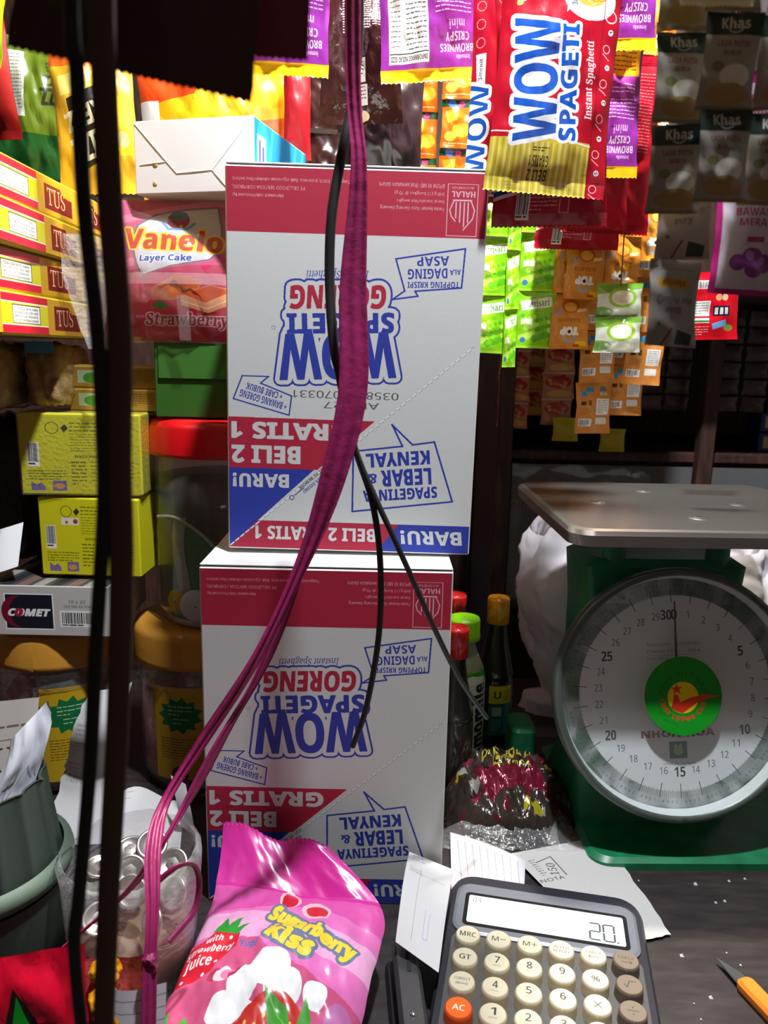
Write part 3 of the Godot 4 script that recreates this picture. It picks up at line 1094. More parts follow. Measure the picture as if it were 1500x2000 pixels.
func candy_print() -> Print:
	var p := Print.new(150, 200, 6, c8(226, 116, 186))
	p.rect(0, 0, 150, 34, c8(206, 40, 146))
	p.poly([0, 30, 150, 30, 150, 52, 100, 44, 50, 50, 0, 60], c8(216, 84, 166))
	p.poly([0, 60, 60, 54, 150, 66, 150, 92, 90, 84, 0, 80], c8(236, 168, 210))
	p.disc(70, 38, 9, c8(240, 200, 200), 13)
	p.disc(70, 40, 6.5, c8(206, 30, 40), 11)
	p.disc(94, 46, 12, c8(236, 190, 200), 9)
	p.disc(95, 47, 9, c8(210, 40, 50), 6)
	for pass_ in [[2.6, c8(110, 120, 150)], [0.0, c8(240, 212, 60)]]:
		p.text("Sugarberry", "b", 58, 60, 136, 76, pass_[1], {"pass": pass_[0], "fat": 0.9, "rot": 0.28})
		p.text("kiss", "b", 64, 72, 104, 86, pass_[1], {"pass": pass_[0], "fat": 0.9, "rot": 0.26})
	# clear window: a darker field with sweets and fruit behind it
	p.poly([0, 84, 56, 82, 70, 90, 96, 98, 150, 114, 150, 200, 0, 200], c8(204, 84, 130))
	p.t = Transform2D(0, Vector2(-5, -14))
	for i in 26:
		var x := 4.0 + (i * 37) % 142
		var y := 104.0 + (i * 23) % 92
		if y > 102 + x * 0.25:
			p.disc(x, y, 6 + i % 4, [c8(222, 130, 170), c8(176, 44, 84), c8(240, 210, 220)][i % 3], 5 + i % 3)
	# strawberry badge
	p.poly([2, 120, 8, 104, 28, 90, 46, 92, 48, 104, 34, 122, 10, 132], c8(206, 24, 50))
	p.poly([22, 92, 30, 78, 34, 86, 44, 78, 42, 88, 52, 84, 44, 93], c8(40, 150, 50))
	p.text("with", "b", 20, 95, 34, 100, c8(246, 240, 240), {"skew": 0.2, "rot": -0.15})
	p.text("strawberry", "b", 8, 102, 46, 111, c8(246, 240, 240), {"skew": 0.2, "rot": -0.18})
	p.text("juice", "b", 10, 112, 32, 121, c8(246, 240, 240), {"skew": 0.2, "rot": -0.15})
	for q in [[40, 96], [36, 116], [28, 123], [12, 127]]:
		p.disc(q[0], q[1], 1.4, c8(246, 226, 226))
	p.text("Yupi", "b", 50, 98, 64, 106, c8(60, 110, 180), {"rot": -0.1})
	# splash of cream and a plain strawberry with its leaves
	for q in [[66, 132, 12], [82, 118, 15], [56, 150, 11], [72, 156, 14], [96, 130, 14], [60, 172, 12], [120, 128, 9], [44, 186, 14]]:
		p.disc(q[0], q[1], q[2], c8(240, 240, 242), q[2] * 1.05)
	p.disc(96, 172, 30, c8(196, 36, 30), 38)
	for i in 40:
		var a := i * 2.4
		var r := 26.0 * sqrt(i / 40.0)
		p.disc(96 + cos(a) * r, 174 + sin(a) * r * 1.2, 1.1, c8(236, 190, 90), 1.7)
	for q in [[84, 134, 104, 142, 112, 160, 94, 156], [112, 160, 114, 130, 122, 144, 118, 162], [116, 156, 140, 144, 138, 160, 120, 164], [112, 158, 128, 172, 140, 196, 118, 184], [108, 160, 104, 178, 112, 194, 118, 172]]:
		p.poly(q, c8(60, 150, 40))
		p.line([q[0], q[1], 113, 160], 0.8, c8(120, 190, 70))
	p.disc(18, 184, 16, c8(190, 26, 40), 20)
	for q in [[4, 164, 16, 150, 22, 168], [18, 168, 30, 152, 36, 160], [26, 168, 46, 168, 30, 176]]:
		p.poly(q, c8(70, 170, 60))
	p.disc(140, 140, 10, c8(190, 110, 170), 12)
	return p

func snack_print(kind: int) -> Print:
	var base: Color = [c8(214, 164, 40), c8(80, 98, 22), c8(236, 160, 20)][kind]
	var p := Print.new(110, 160, 3.4, base)
	if kind == 0:
		p.rect(0, 0, 110, 30, c8(206, 96, 30))
		p.disc(60, 20, 20, c8(226, 130, 40), 10)
		p.poly([10, 40, 60, 34, 50, 56, 12, 60], c8(226, 206, 110))
		p.poly([20, 64, 78, 44, 84, 118, 34, 136], c8(40, 34, 30))
		p.text("KREZZ", "b", 16, 70, 86, 88, c8(232, 222, 190), {"rot": 2.85, "fat": 0.6})
		p.text("FRIZZ", "b", 22, 96, 84, 122, c8(232, 222, 190), {"rot": 2.85, "fat": 0.6})
		p.rect(84, 60, 104, 120, c8(236, 196, 40))
		p.disc(92, 104, 8, c8(240, 226, 160))
	elif kind == 1:
		p.rect(0, 110, 110, 160, c8(20, 70, 26))
		p.rect(6, 18, 40, 92, c8(176, 178, 168))
		p.small(9, 22, 37, 17, 4, 1.2, c8(90, 96, 80), 3)
		p.text("KREZZ", "b", 62, 42, 104, 54, c8(40, 40, 30), {"rot": PI - 0.05, "fat": 0.5})
		p.text("FRIZZ", "b", 60, 58, 104, 76, c8(40, 40, 30), {"rot": PI - 0.05, "fat": 0.5})
		p.small(66, 30, 104, 3, 3.5, 1.4, c8(60, 66, 20), 5)
	else:
		p.poly([0, 0, 70, 0, 60, 50, 0, 66], c8(206, 70, 24))
		p.poly([60, 90, 110, 80, 110, 160, 70, 160], c8(214, 96, 30))
		p.disc(66, 60, 26, c8(232, 170, 40), 20)
		p.rect(0, 60, 14, 84, c8(226, 222, 214))
	return p
# ---------------------------------------------------------------- scene
const RAIL := {"near": [0.80, -0.28], "spice": [0.86, -0.43], "pasta": [0.96, -0.71], "brownie": [1.0, -0.84], "sachet": [1.06, -1.0], "cabinet": [0.585, -1.36]}

func V(x: float, y: float, z: float) -> Vector3:
	return Vector3(x, y, z)

func _ready() -> void:
	noise.seed = 11
	noise.frequency = 0.03
	noise.fractal_octaves = 3
	# camera
	var cam := Camera3D.new()
	cam.name = "camera"
	var lens := CameraAttributesPhysical.new()
	lens.frustum_focal_length = 18.03
	lens.frustum_near = 0.02
	lens.frustum_far = 30.0
	lens.frustum_focus_distance = 0.72
	lens.exposure_aperture = 7.0
	cam.attributes = lens
	add_child(cam)
	cam.position = V(0, 0.511, 0)
	cam.basis = Basis.from_euler(Vector3(deg_to_rad(-11.6), 0, 0)) * Basis(Vector3.BACK, deg_to_rad(1.2))
	cam.current = true
	# a dark night outside the closed room
	var env := Environment.new()
	env.background_mode = Environment.BG_COLOR
	env.background_color = Color(0.01, 0.01, 0.012)
	env.tonemap_mode = Environment.TONE_MAPPER_LINEAR
	env.tonemap_exposure = 1.0
	env.sdfgi_enabled = true
	env.ssao_enabled = true
	env.ssil_enabled = true
	var we := WorldEnvironment.new()
	we.name = "environment"
	we.environment = env
	add_child(we)
	make_materials()
	bulb("light_bulb", "white bulb hanging above the counter in front of the cartons", V(0.09, 1.46, -0.42), 2.5, Color(0.96, 0.98, 1.0))
	bulb("light_bulb", "white bulb hanging behind the noodle packs, above the coffee sachets", V(0.24, 1.28, -0.86), 2.3, Color(1.0, 0.97, 0.9))
	room()
	background()
	cartons()
	left_stack()
	scale_and_right()
	calculator_area()
	front_left()
	hanging()
	cords()

func bulb(called: String, label: String, at: Vector3, energy: float, col: Color) -> void:
	var t := thing(called, label, "bulb", at, "bulbs")
	var glow := mat(Color(1, 1, 1), 0.4)
	glow.emission_enabled = true
	glow.emission = col
	glow.emission_energy_multiplier = 3.0
	part("bulb_glass", lathe([Vector2(0.001, -0.034), Vector2(0.018, -0.029), Vector2(0.028, -0.018), Vector2(0.031, 0.0), Vector2(0.027, 0.016), Vector2(0.018, 0.034), Vector2(0.015, 0.045)].map(func(p: Vector2): return Vector2(p.x, p.y)), 24), glow, t)
	part("socket", lathe([Vector2(0.001, 0.085), Vector2(0.014, 0.082), Vector2(0.017, 0.07), Vector2(0.017, 0.043), Vector2(0.001, 0.043)], 20), M.white_plastic, t)
	part("cord", sweep([V(0, 0.08, 0), V(0.004, (2.4 - at.y) * 0.5, 0), V(0, 2.4 - at.y, 0)], 0.003, 0.003, 6), M.black_rubber, t)
	var l := OmniLight3D.new()
	l.name = "lamp_light"
	l.light_energy = energy
	l.light_color = col
	l.light_size = 0.028
	l.omni_range = 8.0
	l.omni_attenuation = 2.0
	l.shadow_enabled = true
	t.add_child(l)

func make_materials() -> void:
	M.white_plastic = mat(c8(225, 225, 222), 0.4)
	M.black_rubber = mat(c8(22, 22, 25), 0.6)
	M.strap = mat(c8(84, 64, 58), 0.8)
	M.board = mat(c8(225, 224, 220), 0.75)
	M.counter = mat(Color.WHITE, 0.45)
	M.counter.albedo_texture = wood(c8(34, 29, 30), c8(62, 52, 52), 4, 1.4)
	M.counter.uv1_triplanar = true
	M.counter.uv1_scale = Vector3(2.0, 2.0, 9.0)
	M.dark_wood = mat(Color.WHITE, 0.6)
	M.dark_wood.albedo_texture = wood(c8(44, 26, 20), c8(84, 52, 38), 7, 1.2)
	M.dark_wood.uv1_triplanar = true
	M.dark_wood.uv1_scale = Vector3(8.0, 1.6, 8.0)
	M.plaster = mat(Color.WHITE, 0.9)
	M.plaster.albedo_texture = wood(c8(92, 92, 88), c8(128, 128, 122), 9, 2.0)
	M.plaster.uv1_triplanar = true
	M.film_relief = relief(3, 0.02, 6.0)
	M.fine_relief = relief(5, 0.05, 4.0)
	M.green_paint = mat(Color.WHITE, 0.38)
	M.green_paint.albedo_texture = wood(c8(16, 98, 62), c8(26, 132, 84), 12, 0.8)
	M.green_paint.uv1_triplanar = true
	M.green_paint.uv1_scale = Vector3.ONE * 5.0
	M.steel = mat(c8(196, 196, 198), 0.24, {"metallic": 0.95})
	M.brushed = mat(c8(206, 202, 200), 0.24, {"metallic": 0.95})
	M.clear_film = bumpy(clear(0.03, 0.12), M.film_relief, 14.0, 1.0)
	M.clear_jar = clear(0.10, 0.05)
	M.carton_white = mat(c8(226, 226, 224), 0.7)
	M.paper_white = mat(c8(224, 222, 226), 0.8)
	M.wire = mat(c8(90, 88, 86), 0.4, {"metallic": 0.8})

func room() -> void:
	# closed shop: floor, ceiling and four walls with thickness
	struct("floor", cbox(V(4.0, 0.1, 5.2), 0.0), M.plaster, V(0, -0.85, -0.9))
	struct("ceiling", cbox(V(4.0, 0.1, 5.2), 0.0), M.dark_wood, V(0, 2.45, -0.9))
	struct("wall_back", cbox(V(4.0, 3.3, 0.1), 0.0), M.dark_wood, V(0, 0.8, -2.6))
	struct("wall_front", cbox(V(4.0, 3.3, 0.1), 0.0), M.dark_wood, V(0, 0.8, 1.7))
	struct("wall_left", cbox(V(0.1, 3.3, 5.2), 0.0), M.dark_wood, V(-1.6, 0.8, -0.9))
	struct("wall_right", cbox(V(0.1, 3.3, 5.2), 0.0), M.plaster, V(2.0, 0.8, -0.9))
	var t := thing("shop_counter", "dark brown wooden counter with worn top under all the goods", "counter", V(0, -0.8, -0.65))
	part("counter_top", cbox(V(1.6, 0.035, 1.05), 0.004), M.counter, t, V(0.02, 0.7825, 0))
	part("front_panel", cbox(V(1.5, 0.76, 0.03), 0.003), M.dark_wood, t, V(0.02, 0.385, 0.45))
	for x in [-0.72, 0.76]:
		part("side_panel", cbox(V(0.03, 0.76, 0.86), 0.003), M.dark_wood, t, V(x, 0.385, -0.02))
	for key in RAIL:
		if key == "cabinet":
			continue
		var y: float = RAIL[key][0]
		var z: float = RAIL[key][1]
		var r := thing("hanging_rail", {"near": "thin wire rail nearest the camera, above the frame", "spice": "thin wire rail above the spice sachets", "pasta": "thin wire rail above the red noodle packs", "brownie": "thin wire rail above the purple snack packs", "sachet": "thin wire rail above the coffee sachets"}[key], "rail", V(0, y, z), "hanging rails")
		part("bar", sweep([V(-0.62, 0, 0), V(0, 0, 0), V(0.62, 0, 0)], 0.0022, 0.0022, 6, 0.0, null, Vector3.UP), M.wire, r)
		for x in [-0.6, 0.6]:
			part("hanger", sweep([V(x, 0, 0), V(x, 1.2 - y / 2, 0), V(x, 2.4 - y, 0)], 0.0012, 0.0012, 5), M.wire, r)

func background() -> void:
	# glazed cabinet at the back right
	var t := thing("glazed_cabinet", "dark wooden cabinet with glass front behind the weighing scale", "cabinet", V(0.62, -0.8, -1.55))
	part("top_board", cbox(V(0.98, 0.02, 0.60), 0.002), M.dark_wood, t, V(0.06, 1.42, 0.09))
	part("back_panel", cbox(V(0.96, 1.4, 0.02), 0.0), M.dark_wood, t, V(0.06, 0.71, -0.21))
	for x in [-0.41, -0.055, 0.53]:
		part("post", cbox(V(0.026, 1.41, 0.026), 0.002), M.dark_wood, t, V(x, 0.705, 0.19))
	for y in [1.14, 0.86, 0.45]:
		part("shelf", cbox(V(0.93, 0.018, 0.38), 0.002), M.dark_wood, t, V(0.06, y, -0.01))
	for x in [-0.233, 0.238]:
		part("glass_pane", cbox(V(0.32 if x < 0 else 0.55, 0.25, 0.004), 0.0), clear(0.08, 0.03), t, V(x, 1.0, 0.19))
	for x in [-0.408, 0.53]:
		part("side_panel", cbox(V(0.012, 1.4, 0.36), 0.0), M.dark_wood, t, V(x, 0.7, -0.02))
	# goods in the cabinet
	var blue := mat(c8(34, 44, 110), 0.4)
	var bp := Print.new(100, 36, 4, c8(36, 48, 120))
	bp.rect(6, 5, 94, 31, c8(130, 140, 170))
	bp.rect(8, 7, 92, 29, c8(196, 176, 120))
	bp.disc(28, 18, 15, c8(214, 150, 60), 9)
	bp.disc(66, 18, 18, c8(170, 150, 50), 9)
	var bm := printed(bp)
	for i in 2:
		single("biscuit_tin_box", cbox(V(0.102, 0.035, 0.07), 0.002, "f"), [blue, bm], ["lower of two small blue biscuit boxes on the cabinet shelf", "upper of two small blue biscuit boxes on the cabinet shelf"][i], "box", V(0.735, 0.367 + 0.037 * i, -1.44), "blue biscuit boxes", V(0, -3, 0))
	single("biscuit_tin_box", cbox(V(0.102, 0.035, 0.07), 0.002, "f"), [blue, bm], "blue biscuit box standing right of the stacked pair in the cabinet", "box", V(0.85, 0.367, -1.45), "blue biscuit boxes")
	# small jars behind the glass
	var tin := mat(c8(90, 84, 70), 0.3, {"metallic": 0.4})
	for i in 6:
		var x: float = [0.25, 0.44, 0.475, 0.66, 0.30, 0.78][i]
		var h: float = [0.06, 0.032, 0.03, 0.055, 0.05, 0.05][i]
		var j := thing("small_jar", ["tall dim jar behind the cabinet glass beside the left post", "low jar with pale lid behind the cabinet glass, left of the pair", "low jar with pale lid behind the cabinet glass, right of the pair", "pale green bottle jar behind the cabinet glass right of middle post", "dim jar behind the cabinet glass second from the left post", "dim jar behind the cabinet glass at the far right"][i], "jar", V(x, 0.069, -1.50), "jars behind the glass")
		h += 0.1
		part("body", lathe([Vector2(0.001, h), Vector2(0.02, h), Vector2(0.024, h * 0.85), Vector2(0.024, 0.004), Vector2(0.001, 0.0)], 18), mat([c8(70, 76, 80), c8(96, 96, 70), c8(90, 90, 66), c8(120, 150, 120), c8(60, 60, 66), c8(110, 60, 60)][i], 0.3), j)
		part("lid", lathe([Vector2(0.001, h + 0.012), Vector2(0.021, h + 0.011), Vector2(0.021, h - 0.004), Vector2(0.001, h - 0.004)], 18), tin, j)
	# dim rows of small hanging packs inside the cabinet
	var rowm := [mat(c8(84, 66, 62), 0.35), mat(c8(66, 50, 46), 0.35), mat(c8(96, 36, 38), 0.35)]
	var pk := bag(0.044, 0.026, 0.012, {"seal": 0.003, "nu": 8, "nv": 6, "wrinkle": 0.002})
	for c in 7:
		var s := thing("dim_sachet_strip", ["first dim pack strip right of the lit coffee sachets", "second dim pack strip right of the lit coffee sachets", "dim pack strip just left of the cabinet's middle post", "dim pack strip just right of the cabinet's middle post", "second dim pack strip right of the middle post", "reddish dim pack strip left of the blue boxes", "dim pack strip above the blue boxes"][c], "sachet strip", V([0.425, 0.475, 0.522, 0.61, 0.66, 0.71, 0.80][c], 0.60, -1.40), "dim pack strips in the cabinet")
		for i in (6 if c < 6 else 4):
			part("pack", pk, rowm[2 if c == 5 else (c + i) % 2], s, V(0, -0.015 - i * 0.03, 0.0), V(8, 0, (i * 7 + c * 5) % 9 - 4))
	# left of the cabinet: wall clutter in the dark
	single("grey_carton", cbox(V(0.22, 0.5, 0.2), 0.003), mat(c8(96, 96, 98), 0.8), "grey carton in the dark gap between the cartons and the cabinet", "carton", V(0.02, -0.55, -1.9))
	single("blue_crate", cbox(V(0.25, 0.3, 0.2), 0.01), mat(c8(30, 60, 96), 0.5), "blue box standing high in the dark gap left of the cabinet", "box", V(0.03, -0.15, -1.9))

func cartons() -> void:
	var faces := [printed(carton_print(false), 0.62), printed(carton_print(true), 0.62)]
	for i in 2:
		var t := thing("noodle_carton", ["lower white and red spaghetti carton standing upside down on the counter", "upper white and red spaghetti carton stacked upside down, with date stamp"][i], "carton", V(-0.0488, 0.0, -0.715) if i == 0 else V(-0.0315, 0.3335, -0.757), "spaghetti cartons", V(0, 0, 0) if i == 0 else V(0, 0, -0.6))
		part("box", cbox(V(0.22, 0.328, 0.15), 0.0012, "f"), [M.carton_white, faces[i]], t, V(0, 0.164, 0))
		# closing flaps, lifted a little at their edges
		for s in [-1.0, 1.0]:
			part("flap", cbox(V(0.219, 0.0012, 0.073), 0.0004), M.carton_white, t, V(0, 0.3295, s * 0.0378), V(-0.7 * s, 0, 0))
		part("end_panel", cbox(V(0.0008, 0.31, 0.014), 0.0), mat(c8(160, 26, 54), 0.6), t, V(0.1101, 0.16, 0.055))

func left_stack() -> void:
	# two squat jars with ochre lids
	var lab := printed(jar_label(), 0.35)
	var sweets := mat(Color.WHITE, 0.35)
	sweets.albedo_texture = wood(c8(96, 40, 46), c8(196, 140, 140), 31, 2.0)
	sweets.uv1_triplanar = true
	sweets.uv1_scale = Vector3.ONE * 7.0
	var lid := bumpy(mat(c8(196, 138, 52), 0.32), M.fine_relief, 10.0, 0.15)
	for i in 2:
		var t := thing("sweet_jar", ["clear sweet jar with ochre lid carrying the cigarette box", "clear sweet jar with ochre lid under the red-lidded jar"][i], "jar", V([-0.385, -0.222][i], 0, [-0.875, -0.885][i]), "jars with ochre lids")
		part("glass", lathe([Vector2(0.066, 0.156), Vector2(0.07, 0.146), Vector2(0.0705, 0.02), Vector2(0.064, 0.004), Vector2(0.001, 0.002)], 48), M.clear_jar, t)
		part("contents", lathe([Vector2(0.001, 0.125), Vector2(0.03, 0.13), Vector2(0.055, 0.12), Vector2(0.066, 0.105), Vector2(0.067, 0.02), Vector2(0.06, 0.007), Vector2(0.001, 0.006)], 40, func(q: Vector3, u: float, v: float): return q * V(1, 1, 1) + V(0, 0.006 * noise.get_noise_2d(q.x * 3000, q.z * 3000), 0) if v < 0.6 else q), sweets, t)
		part("lid", lathe([Vector2(0.001, 0.199), Vector2(0.066, 0.2), Vector2(0.073, 0.197), Vector2(0.0755, 0.19), Vector2(0.0755, 0.162), Vector2(0.0765, 0.157), Vector2(0.07, 0.154), Vector2(0.001, 0.154)], 56), lid, t)
		var s := st_new()
		var a0: float = [0.02, -0.55][i]
		grid(s, steps(12), steps(1), func(u: float, v: float): return V(sin(a0 + u * 0.85) * 0.0715, 0.135 - v * 0.115, cos(a0 + u * 0.85) * 0.0715))
		part("label", done([s]), lab, t)
		part("neck_film", lathe([Vector2(0.0735, 0.156), Vector2(0.0755, 0.15), Vector2(0.0725, 0.143), Vector2(0.0745, 0.136), Vector2(0.0715, 0.13)], 60, func(q: Vector3, u: float, v: float): return q * V(1.0 + 0.02 * sin(u * 190), 1, 1.0 + 0.02 * sin(u * 190))), M.clear_film, t)
	# cigarette carton on the left jar
	var dark := mat(c8(50, 50, 54), 0.4)
	var ct := thing("cigarette_carton", "grey and black carton of kretek cigarettes lying on the left jar", "carton", V(-0.362, 0.2, -0.862))
	part("box", cbox(V(0.13, 0.057, 0.13), 0.001, "ft"), [mat(c8(190, 186, 182), 0.5), printed(comet_print(), 0.35), comet_top()], ct, V(0, 0.0295, 0))
	# torn white flap at the far left
	single("torn_white_flap", sheet(4, 4, func(u: float, v: float): return V(-0.025 + u * 0.05, 0.03 - v * 0.045 + 0.015 * u, 0.01 * sin(u * 3.0) + 0.02 * v)), M.paper_white, "torn white carton flap at the left edge on the cigarette box", "carton flap", V(-0.423, 0.276, -0.83))
	# two yellow boxes
	for i in 2:
		var y := thing("yellow_box", ["lower yellow printed box standing on the cigarette carton", "upper yellow printed box wrapped in cling film"][i], "box", V([-0.322, -0.330][i], [0.262, 0.3535][i], -0.868), "yellow boxes", V(0, [-2.0, 2.0][i], 0))
		part("box", cbox(V([0.112, 0.13][i], 0.088, 0.09), 0.0015, "f"), [mat(c8(204, 198, 30), 0.4), printed(yellow_print([2, 3][i]), 0.4)], y, V(0, 0.0445, 0))
		if i == 1:
			part("cling_film", cbox(V(0.132, 0.09, 0.092), 0.002), M.clear_film, y, V(0, 0.0445, 0))
	# tall jar with a red lid
	var r := thing("red_lid_jar", "tall clear jar with bright red lid beside the cartons", "jar", V(-0.192, 0.2, -0.90))
	part("lid", lathe([Vector2(0.001, 0.236), Vector2(0.07, 0.237), Vector2(0.08, 0.234), Vector2(0.083, 0.227), Vector2(0.084, 0.2), Vector2(0.0845, 0.196), Vector2(0.075, 0.195), Vector2(0.001, 0.195)], 60), mat(c8(206, 14, 22), 0.3), r)
	part("glass", lathe([Vector2(0.076, 0.196), Vector2(0.079, 0.185), Vector2(0.0795, 0.02), Vector2(0.072, 0.002), Vector2(0.001, 0.001)], 56), clear(0.08, 0.05), r)
	part("dark_wrap", lathe([Vector2(0.001, 0.17), Vector2(0.074, 0.168), Vector2(0.0755, 0.1), Vector2(0.0755, 0.02), Vector2(0.07, 0.008), Vector2(0.001, 0.006)], 40), mat(c8(24, 18, 20), 0.5), r)
	var gs := st_new()
	grid(gs, steps(10), steps(8), func(u: float, v: float): return V(sin(-0.62 + u * 1.25) * 0.0772, 0.112 - v * 0.10 + 0.012 * sin(u * 7.0) * (1.0 - v), cos(-0.62 + u * 1.25) * 0.0772))
	part("green_bag", done([gs]), bumpy(mat(c8(36, 112, 62), 0.3), M.film_relief, 12.0, 1.0), r)
	var ws := st_new()
	grid(ws, steps(4), steps(10), func(u: float, v: float): return V(sin(-0.55 + u * 0.22 - 0.05 * sin(v * 5.0)) * 0.0782, 0.13 - v * 0.10, cos(-0.55 + u * 0.22 - 0.05 * sin(v * 5.0)) * 0.0782))
	part("clear_fold", done([ws]), bumpy(mat(c8(150, 158, 152), 0.25), M.film_relief, 12.0, 0.8), r)
	part("white_label", lathe([Vector2(0.001, 0.005), Vector2(0.012, 0.004), Vector2(0.018, 0.001), Vector2(0.019, 0.0)], 20), mat(c8(190, 192, 204), 0.4), r, V(-0.016, 0.03, 0.0768), V(90, 0, 0))
	part("yellow_label", lathe([Vector2(0.001, 0.004), Vector2(0.012, 0.003), Vector2(0.014, 0.0)], 14), mat(c8(180, 160, 50), 0.4), r, V(-0.04, 0.032, 0.0665), V(90, -30, 0))
	part("rim_seam", sweep([V(-0.0645, 0.125, 0.045), V(-0.035, 0.128, 0.0705), V(0.0, 0.105, 0.0785), V(0.022, 0.07, 0.0755), V(0.026, 0.045, 0.0742)], 0.002, 0.002, 6), mat(c8(150, 156, 154), 0.3), r)
	# brown paper parcel, gold boxes, green box
	var kraft := mat(Color.WHITE, 0.75)
	kraft.albedo_texture = wood(c8(120, 92, 56), c8(176, 146, 98), 15, 2.0)
	kraft.uv1_triplanar = true
	kraft.uv1_scale = Vector3.ONE * 6.0
	bumpy(kraft, M.film_relief, 6.0, 0.9)
	for i in 2:
		var pt := thing("paper_parcel", ["crumpled brown paper parcel under the yellow cigarette cartons", "brown paper parcel at the left edge wrapped in dull film"][i], "parcel", V([-0.3655, -0.435][i], 0.4425, [-0.87, -0.86][i]), "paper parcels")
		part("wrapping", lumpy(V([0.048, 0.086][i], [0.076, 0.074][i], [0.10, 0.14][i]), 0.006, 5 + i), kraft, pt, V(0, 0.038, 0))
		part("tape" if i == 0 else "film", cbox(V(0.03, 0.012, 0.001), 0.0), mat(c8(60, 130, 180), 0.4), pt, V(0.0, 0.068, 0.0465)) if i == 0 else part("film", lumpy(V(0.092, 0.078, 0.145), 0.007, 9), M.clear_film, pt, V(0, 0.038, 0))
	single("dark_bundle", lumpy(V(0.085, 0.20, 0.14), 0.012, 13), mat(c8(26, 24, 30), 0.4), "black plastic bundle in the gap left of the yellow boxes", "bundle", V(-0.443, 0.345, -0.93))
	var gp := Print.new(100, 24, 5, c8(150, 112, 44))
	gp.line([0, 1, 100, 1], 1.4, c8(206, 170, 90))
	gp.rect(10, 5, 40, 20, c8(150, 170, 140))
	gp.disc(26, 14, 10, c8(70, 130, 40), 6)
	gp.small(60, 5, 96, 6, 2.6, 1, c8(90, 64, 20), 3)
	var gold := printed(gp, 0.35)
	for i in 2:
		single("gold_box", cbox(V(0.1, 0.0245, 0.08), 0.001, "f"), [mat(c8(150, 112, 44), 0.4), gold], ["lower flat gold box with green picture behind the straps", "upper flat gold box with green picture behind the straps"][i], "box", V(-0.302, 0.4555 + 0.025 * i, -0.90), "gold boxes")
	var gb := thing("green_box", "plain dark green folded box on the red jar lid", "box", V(-0.2, 0.438, -0.90))
	part("box", cbox(V(0.1, 0.08, 0.12), 0.001), mat(c8(44, 92, 24), 0.5), gb, V(0, 0.041, 0))
	part("flap", sheet(1, 1, func(u: float, v: float): return V(-0.045 + 0.09 * u, 0.078 - v * (0.045 - 0.02 * absf(u - 0.5)), 0.0608 + 0.002 * v)), mat(c8(48, 98, 28), 0.5), gb)
	# cellophane pack of cake
	var vb := thing("cake_pack", "pink strawberry layer cake pack in taped cellophane", "snack pack", V(-0.229, 0.5195, -0.842))
	part("pack", bag(0.146, 0.142, 0.05, {"seal": 0.004, "wrinkle": 0.0015, "sd": 3.0}), [printed(vanelo_print(), 0.3), mat(c8(190, 60, 90), 0.3)], vb, V(0, 0.071, 0), V(-1, 0, 0))
	part("cellophane", bag(0.15, 0.146, 0.056, {"seal": 0.004, "wrinkle": 0.004, "sd": 5.0, "nu": 28, "nv": 28}), clear(0.04, 0.1), vb, V(0, 0.0712, 0), V(-1, 0, 0))
	part("tape_strip", sheet(12, 2, func(u: float, v: float): return V(-0.045 + 0.118 * u, 0.068 - v * 0.011, 0.0312 - 0.012 * pow(absf(2 * u - 1), 3.0) + 0.001 * sin(u * 40))), clear(0.2, 0.15), vb)
	part("end_seam", sheet(3, 12, func(u: float, v: float): return V(0.013 + 0.012 * u, 0.046 - v * 0.045, 0.0315 - 0.008 * v + 0.0006 * sin(u * 9))), clear(0.12, 0.15), vb)
	single("torn_cellophane", sheet(10, 10, func(u: float, v: float): return V(-0.03 + 0.055 * u * (1.0 - 0.55 * v) + 0.02 * v, 0.045 - v * 0.11, 0.012 * sin(u * 5.0 + v * 4.0) + 0.006 * noise.get_noise_2d(u * 90, v * 90))), bumpy(clear(0.3, 0.2), M.film_relief, 14.0, 1.2), "torn clear plastic bag hanging left of the pink cake pack", "plastic bag", V(-0.298, 0.575, -0.80))
	# white box with a blue side
	var bs := Print.new(120, 60, 4, c8(30, 140, 206))
	for i in 8:
		bs.poly([i * 18, 0, i * 18 + 6, 0, i * 18 - 8, 60, i * 18 - 14, 60], c8(48, 156, 218))
	bs.rect(6, 12, 24, 52, c8(226, 232, 238))
	bs.rect(9, 16, 13, 48, c8(70, 80, 140))
	bs.rect(16, 20, 20, 46, c8(70, 80, 140))
	bs.ring(46, 40, 8, 2.4, c8(236, 240, 244))
	var wb := thing("white_box", "white folded carton with blue printed side on top of the cake pack", "box", V(-0.1765, 0.6625, -0.879), "", V(0, -13.5, 0))
	part("box", cbox(V(0.128, 0.068, 0.15), 0.001, "r"), [mat(c8(226, 222, 220), 0.6), printed(bs, 0.5)], wb, V(0, 0.0345, 0))
	for q in [[-0.062, 0.066, -0.018, 0.019], [-0.018, 0.019, 0.02, 0.021], [0.02, 0.021, 0.062, 0.066], [0.02, 0.021, 0.036, 0.004], [-0.058, 0.028, -0.03, 0.03]]:
		part("fold_line", sweep([V(q[0], q[1], 0.0752), V((q[0] + q[2]) / 2, (q[1] + q[3]) / 2, 0.0754), V(q[2], q[3], 0.0752)], 0.0005, 0.0005, 4), mat(c8(236, 234, 232), 0.5), wb)
	for q in [[-0.041, 0.028, 0.005], [-0.042, 0.01, 0.004]]:
		part("stain", lathe([Vector2(0.0005, 0.0002), Vector2(q[2] * 0.6, 0.0002), Vector2(q[2] * 0.6, 0)], 10), mat(c8(190, 170, 120), 0.7), wb, V(q[0], q[1], 0.0752), V(90, 0, 0))
	# four long yellow cartons of cigarettes
	var g1 := printed(warning_print(false), 0.35)
	var g2 := printed(warning_print(true), 0.35)
